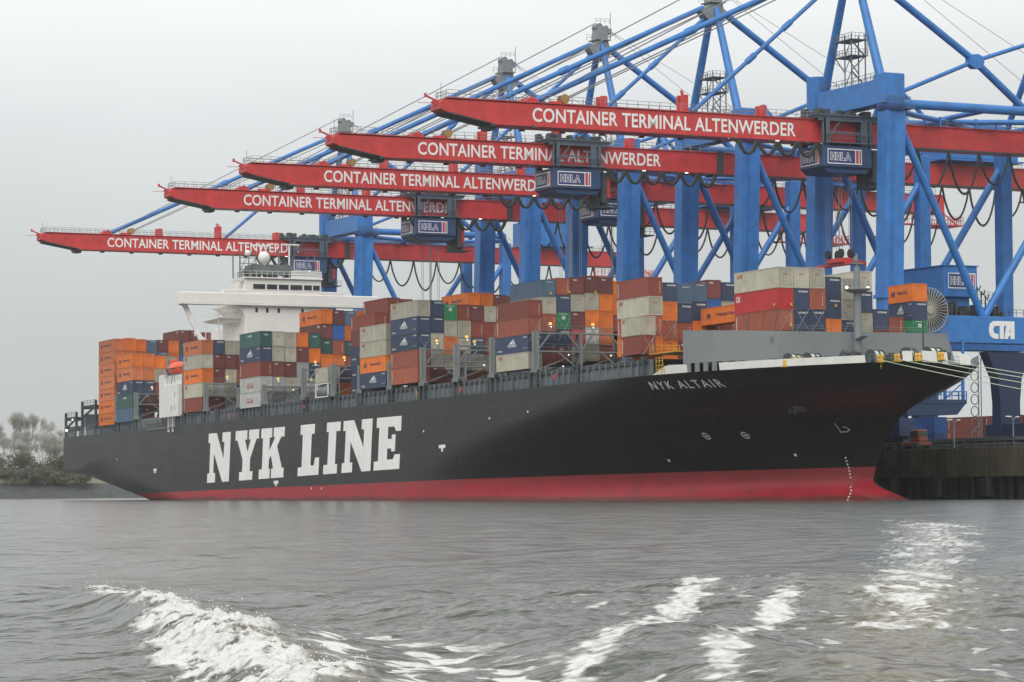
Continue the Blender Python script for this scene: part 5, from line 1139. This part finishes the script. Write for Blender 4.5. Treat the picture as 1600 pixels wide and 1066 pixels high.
def sign_on(parent, o, du, dv, n):
    """blue sign with white frame, outlined letters and a red stripe"""
    w, h = du.length, dv.length; U, V = du/w, dv/h
    def quad(mb, a, b, c, d, off, mi=0): mb.add([o+U*a+V*c+n*off, o+U*b+V*c+n*off, o+U*b+V*d+n*off, o+U*a+V*d+n*off], [(0,1,2,3)], mi)
    mb = MB(); t = .16
    quad(mb, 0, w, 0, t, .05, 0); quad(mb, 0, w, h-t, h, .05, 0); quad(mb, 0, t, t, h-t, .05, 0); quad(mb, w-t, w, t, h-t, .05, 0)
    quad(mb, t, w-t, t, h-t, .03, 1); quad(mb, w*.83, w*.91, t, h-t, .045, 2); quad(mb, w*.805, w*.83, t, h-t, .045, 0); quad(mb, w*.91, w*.93, t, h-t, .045, 0); quad(mb, w*.93, w*.955, t, h-t, .045, 2)
    # hollow capitals drawn as strokes
    def st(pts, k=.085):
        for (a, b), (c, d) in zip(pts, pts[1:]):
            p = o+U*a+V*b+n*.05; q = o+U*c+V*d+n*.05; e = (q-p).normalized().cross(n).normalized()*k/2; ex = (q-p).normalized()*k/2
            mb.add([p-e-ex, p+e-ex, q+e+ex, q-e+ex], [(0,1,2,3)], 0)
    lh = h*.52; b0 = h*.24; x = w*.09; lw = w*.135
    def box(a, b, c, d): st([(a, c), (b, c), (b, d), (a, d), (a, c)])
    for k in range(2):
        s_ = lw*.3; m_ = lh*.42
        st([(x, b0), (x+s_, b0), (x+s_, b0+m_), (x+lw-s_, b0+m_), (x+lw-s_, b0), (x+lw, b0), (x+lw, b0+lh), (x+lw-s_, b0+lh), (x+lw-s_, b0+m_*1.4), (x+s_, b0+m_*1.4), (x+s_, b0+lh), (x, b0+lh), (x, b0)]); x += lw*1.12
    st([(x, b0), (x+lw*.8, b0), (x+lw*.8, b0+lh*.28), (x+lw*.32, b0+lh*.28), (x+lw*.32, b0+lh), (x, b0+lh), (x, b0)]); x += lw*.9
    st([(x, b0), (x+lw*.5, b0+lh), (x+lw*.7, b0+lh), (x+lw*1.25, b0), (x+lw*.95, b0), (x+lw*.6, b0+lh*.62), (x+lw*.3, b0), (x, b0)])
    return mb.build('sign', ['white_sign', 'sign_navy', 'sign_red'], parent)
def CTA(mb, x, y0, z0, w, h):
    def P(poly): mb.prism([(y0+a*w, z0+b*h) for a, b in poly], 'x', x, x+.06)
    P([(.36,0),(.36,.28),(.22,.30),(.17,.40),(.17,.60),(.22,.70),(.36,.73),(.36,1),(.16,.98),(.05,.86),(0,.65),(0,.35),(.05,.14),(.16,.02)])
    P([(.36,.73),(.66,.73),(.70,1),(.36,1)]); P([(.42,0),(.58,0),(.58,.73),(.42,.73)])
    P([(.60,0),(.74,0),(.76,.16),(.84,.16),(.84,.36),(.79,.36),(.84,.66),(.84,1),(.70,1)]); P([(.84,0),(1,0),(1,1),(.84,1)])
proto = crane()
CR = [(-390.7, 1.0, -3.3, -19.8, 'nearest quay crane, on the right, its sign trolley beside the leg'), (-435.3, .997, -29.2, -24.0, 'second nearest quay crane, trolley halfway out along its red boom'),
      (-478.3, .992, 1.8, -24.0, 'middle quay crane of the five, its trolley behind the blue legs'), (-519.5, .984, -17.6, -34.0, 'fourth quay crane, its trolley hanging over the brown containers'), (-604.4, .957, -10.3, -30.0, 'farthest quay crane, faint in the haze above the white ship bridge')]
for i, (x, s_, ty, sp, lab) in enumerate(CR):
    o = proto if i == 0 else copy_tree(proto)
    o.location = (x, 250, ZQ); o.scale = (1, [1, .986, .974, .972, .971][i], s_); tag(o, lab, 'crane', 'blue and red quay cranes')
    t = [c for c in bpy.data.objects if c.parent == o and c.name.startswith('trolley')][0]; t.location.y = ty
    k = [c for c in bpy.data.objects if c.parent == o and c.name.startswith('spreader')][0]; k.location.y = ty+.4; k.location.z = 57-ZQ+sp
    if sp < -20:
        r = [c for c in bpy.data.objects if c.parent == t and c.name.startswith('hoist_rope')][0]; r.scale.z = (sp+1.9)/(-19.8+1.9); r.location.z = -.9*(1-r.scale.z)

# ------------------------------------------------------------------ quay
mb = MB(); mb.add([(-640, 248, ZQ), (300, 248, ZQ), (300, 900, ZQ), (-640, 900, ZQ)], [(0,1,2,3)]); mb.add([(-640, 900, ZQ), (-640, 248, ZQ), (-640, 248, -3), (-640, 900, -3)], [(0,1,2,3)])
tag(mb.build('quay', 'concrete'), None, None, None, 'structure')
qw = empty('quay_wall', Matrix.Translation((-340, 246, 0))); tag(qw, 'dark stained quay wall with streaked upper band to the right of the bow', 'quay wall')
mb = MB()
x = -300.0
while x < 640:
    w_ = 7.4; mb.bbox(x, x+w_, 0, 2.0, 3.3, 7.62+(.004 if int(x) % 2 else 0), .06); x += w_+.05
mb.build('wall_panel', 'quay_face', qw)
mb = MB(); mb.box(-300, 640, 1.2, 2.0, -3, 3.3); x = -300
while x < 640: mb.tube([(x, 1.0, -3), (x, 1.0, 3.3)], .55, 8); x += 2.4
mb.build('sheet_piling', 'quay_pile', qw)
mb = MB(); x = -60
while x < 90: mb.bbox(x, x+1.6, -.9, 0, .4, 3.0, .1); mb.bbox(x+.3, x+1.3, -.3, 1.1, 3.0, 3.4, .06); x += 12.5
split_build(mb, 'fender', 'rubber', qw)
mb = MB(); mb.rail((-60, 1.3, 7.62), (90, 1.3, 7.62), 1.0, 2.4, .05); mb.build('railing', 'steel_grey', qw)
mb = MB(); put_text(mb, '108', (15.4, -.02, 6.2), Vector((1.8, 0, 0)), Vector((0, 0, .8)), 0, .01)
mb.v = []; mb.f = []; mb.mi = []; mb.sm = []
# stacked dark hatch covers on the quay apron
for i, (x0, x1, y0, n, lab) in enumerate([(-372, -352, 252.5, 2, 'dark steel hatch cover stack lying on the quay right of the bow'), (-349, -330, 254, 3, 'dark steel hatch cover stack on the quay at the right picture edge'), (-392, -374, 254, 2, 'dark hatch cover stack on the quay half hidden by the bow')]):
    o = empty('hatch_cover_stack', Matrix.Translation((x0, y0, ZQ))); tag(o, lab, 'hatch covers')
    for k in range(n):
        mb = MB(); mb.bbox(0, x1-x0, k*.2, 11, .25+k*.85, .25+k*.85+.55, .05)
        for q in range(6): mb.box(1+q*3, 1.4+q*3, .2, 10.8, .05+k*.85, .27+k*.85)
        mb.build('hatch_cover', 'dark_steel', o)
YARD = 'containers standing in the yard behind the quay'
def yard(code, x, y, z, label, L=12.2): return put_container(code, x, y, z, L, 2.7, label, YARD, Matrix.Identity(4))
yard('U', -388, 263, ZQ+.1, 'blue container on the quay under the lashing platform, lower one')
yard('U', -388, 263, ZQ+2.85, 'blue container on the quay under the lashing platform, upper one')
for k, c in enumerate('ORRRM'):
    for t in range(3):
        cc = 'R' if (k == 0 and t == 2) else c
        yard(cc, -470+k*13-13, 330, ZQ+t*2.75, f'{CC[cc][0]} yard container, {["bottom", "middle", "upper"][t]} tier, {["leftmost", "second", "third", "fourth", "rightmost"][k]} stack beyond the quay')
# straddle vehicle low on the quay: terminal tractor
def tractor(x, y, label):
    o = empty('terminal_tractor', Matrix.Translation((x, y, ZQ))); tag(o, label, 'tractor')
    mb = MB(); mb.bbox(-3, 3, -1.2, 1.2, .7, 1.2, .08); mb.bbox(.4, 2.9, -1.2, .6, 1.2, 3.1, .2); mb.build('chassis', CM['R'], o)
    mb = MB(); mb.box(2.88, 2.94, -1.0, .45, 2.0, 2.9); mb.box(.7, 2.6, -1.24, -1.19, 2.0, 2.9); mb.build('windscreen', 'glass', o)
    for wx in (-2.1, 2.0):
        for wy in (-1.2, 1.2): mb = MB(); mb.tube([(wx, wy-.2, .55), (wx, wy+.2, .55)], .55, 14); mb.build('wheel', 'rubber', o)
tractor(-374.5, 250.2, 'rusty red terminal tractor on the quay edge behind the bow')
def lamp_post(x, y, h, label):
    o = empty('lamp_post', Matrix.Translation((x, y, ZQ))); tag(o, label, 'lamp post', 'lamp posts on the quay')
    mb = MB(); mb.tube([(0, 0, 0), (0, 0, h)], [.12, .07], 8); mb.tube([(0, 0, h), (.5, -.9, h+.35)], .06, 6); mb.tube([(0, 0, h), (-.5, .9, h+.35)], .06, 6); mb.build('pole', 'head_grey', o)
    for s_ in (-1, 1): mb = MB(); mb.bbox(-.2-s_*-.5, .2-s_*-.5, s_*-1.5-.1, s_*-.8+.1, h+.3, h+.48, .04); mb.build('lamp_head', 'hull_white', o)
lamp_post(-343.5, 249.6, 4.2, 'slim grey lamp post at the far right edge of the quay')
lamp_post(-352.6, 253, 4.2, 'slim grey lamp post between the crane leg and lashing platform')
lamp_post(-365, 251, 4.0, 'slim grey lamp post on the quay close to the bow')

# ------------------------------------------------------------------ far bank, undergrowth and trees
def W_(l, d, z=0): return Vector((f0.x*d+r0.x*l, f0.y*d+r0.y*l, z))
m, t, b = nmat('bank_soil'); N = t.nodes.new; L_ = t.links.new
tc = N('ShaderNodeTexCoord'); n1 = N('ShaderNodeTexNoise'); n1.inputs['Scale'].default_value = .25; n1.inputs['Detail'].default_value = 6; L_(tc.outputs['Object'], n1.inputs['Vector'])
cr = N('ShaderNodeValToRGB'); cr.color_ramp.elements[0].position = .35; cr.color_ramp.elements[1].position = .65; cr.color_ramp.elements[0].color = (.12, .13, .09, 1); cr.color_ramp.elements[1].color = (.19, .20, .13, 1)
L_(n1.outputs['Fac'], cr.inputs[0]); L_(cr.outputs[0], b.inputs['Base Color']); b.inputs['Roughness'].default_value = .95; M['bank_soil'] = m
M['bank_stone'] = paint('bank_stone', (.055, .061, .06), .9, .3, .5, scale=.6)
mb = MB(); nl = 60
prof = [(896, -.5, 1), (902, 2.2, 1), (908, 4.8, 0), (920, 7.2, 0), (935, 8.6, 0), (1010, 10.5, 0), (1700, 14, 0)]
vs = []
for i in range(nl+1):
    l = -420+i*14
    for d, z, mi in prof: vs.append(W_(l, d+6*fbm(np.array([l*.02]), np.array([d*.05]), 2)[0], z+(.9*(fbm(np.array([l*.08]), np.array([d*.3]), 3, 4)[0]-.5) if z > 0 else 0)))
npf = len(prof)
for i in range(nl):
    for k in range(npf-1): mb.add([vs[i*npf+k], vs[(i+1)*npf+k], vs[(i+1)*npf+k+1], vs[i*npf+k+1]], [(0,1,2,3)], 1 if prof[k][2] else 0, True)
tag(mb.build('river_bank', ['bank_soil', 'bank_stone']), None, None, None, 'structure')
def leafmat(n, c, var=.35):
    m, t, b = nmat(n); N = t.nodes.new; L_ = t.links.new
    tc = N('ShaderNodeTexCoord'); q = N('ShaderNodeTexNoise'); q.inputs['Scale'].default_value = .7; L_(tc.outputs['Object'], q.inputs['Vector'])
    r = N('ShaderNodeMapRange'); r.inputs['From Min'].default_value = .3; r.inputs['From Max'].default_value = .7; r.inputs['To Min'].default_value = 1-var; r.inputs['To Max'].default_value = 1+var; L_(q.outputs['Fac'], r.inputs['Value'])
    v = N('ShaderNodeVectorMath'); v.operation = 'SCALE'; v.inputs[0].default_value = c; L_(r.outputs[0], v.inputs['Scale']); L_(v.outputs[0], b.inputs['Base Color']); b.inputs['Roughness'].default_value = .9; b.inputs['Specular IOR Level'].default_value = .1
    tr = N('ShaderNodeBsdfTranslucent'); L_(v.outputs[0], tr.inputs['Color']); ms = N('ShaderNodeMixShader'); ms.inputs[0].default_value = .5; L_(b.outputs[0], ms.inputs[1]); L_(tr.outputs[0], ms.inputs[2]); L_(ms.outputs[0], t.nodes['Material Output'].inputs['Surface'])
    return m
M['leaf_olive_hazed'] = leafmat('leaf_olive_hazed', (.17, .172, .115), .14); M['leaf_brown_hazed'] = leafmat('leaf_brown_hazed', (.19, .18, .15), .14); M['leaf_green_hazed'] = leafmat('leaf_green_hazed', (.165, .18, .11), .14); M['twig_hazed'] = leafmat('twig_hazed', (.52, .51, .48), .1); M['bark'] = paint('bark', (.30, .285, .26), .9, .2, .3)  # foliage, twig and bark colours paled: distance haze put into the base colour
def leaf_cloud(mb, c, rx, ry, rz, n, s, thin=False):
    for k in range(n):
        while True:
            p = rng.uniform(-1, 1, 3)
            if p@p < 1 and (p@p > .15 or rng.random() < .3): break
        q = Vector((c[0]+p[0]*rx, c[1]+p[1]*ry, c[2]+p[2]*rz)); a = Vector(rng.normal(size=3)).normalized()*s*rng.uniform(.5, 1.2); e = a.orthogonal().normalized()*s*rng.uniform(.4, .9)
        
        if thin: a = (a.normalized()+Vector((0, 0, .6)))*s*1.6; e = e.normalized()*s*.09
        mb.add([q-a-e, q+a-e*.3, q+a*.6+e, q-a*.7+e*.8], [(0,1,2,3)])
def bush(l, d, z, h, w, m, label):
    o = empty('bush', Matrix.Translation(W_(l, d, z))); tag(o, label, 'bush', 'bushes on the far bank')
    mb = MB()
    for k in range(7):
        a = rng.uniform(0, 6.28); mb.tube([(0, 0, -.6), (math.cos(a)*w*.2, math.sin(a)*w*.2, h*.4), (math.cos(a)*w*.45, math.sin(a)*w*.45, h*rng.uniform(.7, 1))], [.16, .09, .03], 5)
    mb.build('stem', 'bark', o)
    mb = MB()
    for k in range(9): a = rng.uniform(0, 6.28); r_ = w*.36*math.sqrt(rng.random()); leaf_cloud(mb, (math.cos(a)*r_, math.sin(a)*r_, h*rng.uniform(.18, .78)), w*.22, w*.22, h*.2, 75, .38)
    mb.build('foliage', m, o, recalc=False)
def tree(l, d, z, h, w, label, seed, leafy=1.0, crown=.45, m='twig_hazed'):
    r_ = random.Random(seed); o = empty('bare_tree', Matrix.Translation(W_(l, d, z))); tag(o, label, 'tree', 'bare trees on the far bank')
    mb = MB(); tips = []
    def grow(p, dr, ln, rad, dep):
        q = p+dr*ln; mid = p.lerp(q, .5)+Vector((r_.uniform(-1, 1), r_.uniform(-1, 1), 0))*ln*.06
        mb.tube([p, mid, q], [rad, rad*.8, rad*.62], 5, 0, False); 
        if dep == 0: tips.append(q); return
        if dep <= 2: tips.append(q)
        for k in range(3 if dep > 1 else 4):
            nd = (dr*1.2+Vector((r_.uniform(-1, 1), r_.uniform(-1, 1), r_.uniform(-.15, .7)))*crown*1.6).normalized(); grow(q, nd, ln*r_.uniform(.62, .82), rad*.55, dep-1)
    grow(Vector((0, 0, -.8)), Vector((r_.uniform(-.05, .05), r_.uniform(-.05, .05), 1)).normalized(), h*.36, h*.018, 5)
    mx_ = max(max(t_.z for t_ in tips), 1); s_ = h/mx_
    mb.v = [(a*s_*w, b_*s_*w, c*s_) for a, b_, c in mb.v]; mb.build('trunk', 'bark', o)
    mb = MB()
    for t_ in tips:
        if r_.random() < leafy: leaf_cloud(mb, (t_.x*s_*w, t_.y*s_*w, t_.z*s_), .65, .65, .6, 6, .38, True)
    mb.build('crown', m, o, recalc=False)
LL = lambda px, d: (px-800)/4500*d
for i, (px, d, h, w, lab, lf) in enumerate([(14, 930, 19.5, .9, 'tall pollarded bare tree at the left picture edge', 1), (46, 935, 19.0, .8, 'tall bare tree second from the left edge', 1), (30, 955, 14, .9, 'lower bare tree between the two tall ones', .8), (66, 950, 13.0, 1.1, 'round-headed bare tree right of the two tall ones', .8),
        (84, 940, 12.0, 1.0, 'small bare tree with forked trunk near the ship stern', .6), (97, 955, 14, .8, 'thin bare tree just left of the ship stern', .7), (-14, 945, 17, 1, 'bare tree partly cut by the left picture edge', 1), (118, 965, 12, 1, 'bare tree mostly hidden behind the ship stern', .7), (22, 950, 11, 1.2, 'low spreading bare tree under the two tall ones', .9), (57, 962, 10.5, 1.2, 'low faint bare tree behind the second tall tree', .9), (74, 968, 10, 1.2, 'faint bare tree in the gap beside the round-headed one', .9), (4, 960, 12, 1.1, 'faint bare tree behind the tall tree at the left edge', .9), (90, 970, 10, 1.2, 'faint low bare tree near the thin one by the stern', .9)]):
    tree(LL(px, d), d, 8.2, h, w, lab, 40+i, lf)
BL = ['olive bush at the left picture edge', 'brown bush below the tall pollarded tree', 'wide olive bush under the second tall tree', 'green-brown bush left of the stern', 'low brown bush beside the ship stern', 'olive bush behind the ship stern rail', 'low green bush on the slope at far left', 'low brown bush on the slope below the trees', 'green bush low on the slope near the stern', 'small olive bush under the stern overhang', 'pale green bush by the water under the stern', 'brown bush partly hidden by the ship stern']
for i, (px, d, z, h, w, m) in enumerate([(4, 915, 6.4, 9, 12, 'leaf_olive_hazed'), (24, 918, 6.6, 8.5, 11, 'leaf_brown_hazed'), (42, 915, 6.4, 10, 12, 'leaf_olive_hazed'), (62, 918, 6.6, 8, 11, 'leaf_brown_hazed'), (82, 916, 6.5, 8.5, 11, 'leaf_olive_hazed'), (100, 918, 6.6, 8.5, 11, 'leaf_brown_hazed'), (14, 909, 5, 5, 9, 'leaf_green_hazed'), (36, 909, 5, 5, 10, 'leaf_brown_hazed'), (70, 909, 5, 5, 10, 'leaf_green_hazed'), (104, 909, 5, 4.5, 10, 'leaf_olive_hazed'), (130, 907, 4.5, 4, 9, 'leaf_green_hazed'), (122, 918, 6.5, 7, 11, 'leaf_brown_hazed')]):
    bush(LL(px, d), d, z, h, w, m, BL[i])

# ------------------------------------------------------------------ haze
mb = MB(); mb.box(-1850, 1600, -1700, 1800, -4.5, 97); hz = mb.build('haze', [], None)
m = bpy.data.materials.new('haze_air'); m.use_nodes = True; t = m.node_tree; t.nodes.clear()
out = t.nodes.new('ShaderNodeOutputMaterial'); pv = t.nodes.new('ShaderNodeVolumePrincipled'); t.links.new(pv.outputs[0], out.inputs['Volume'])
pv.inputs['Color'].default_value = (.93, .95, .96, 1); pv.inputs['Density'].default_value = .00008; pv.inputs['Anisotropy'].default_value = 0.6
hz.data.materials.append(m); hz['kind'] = 'stuff'; hz.display_type = 'WIRE'
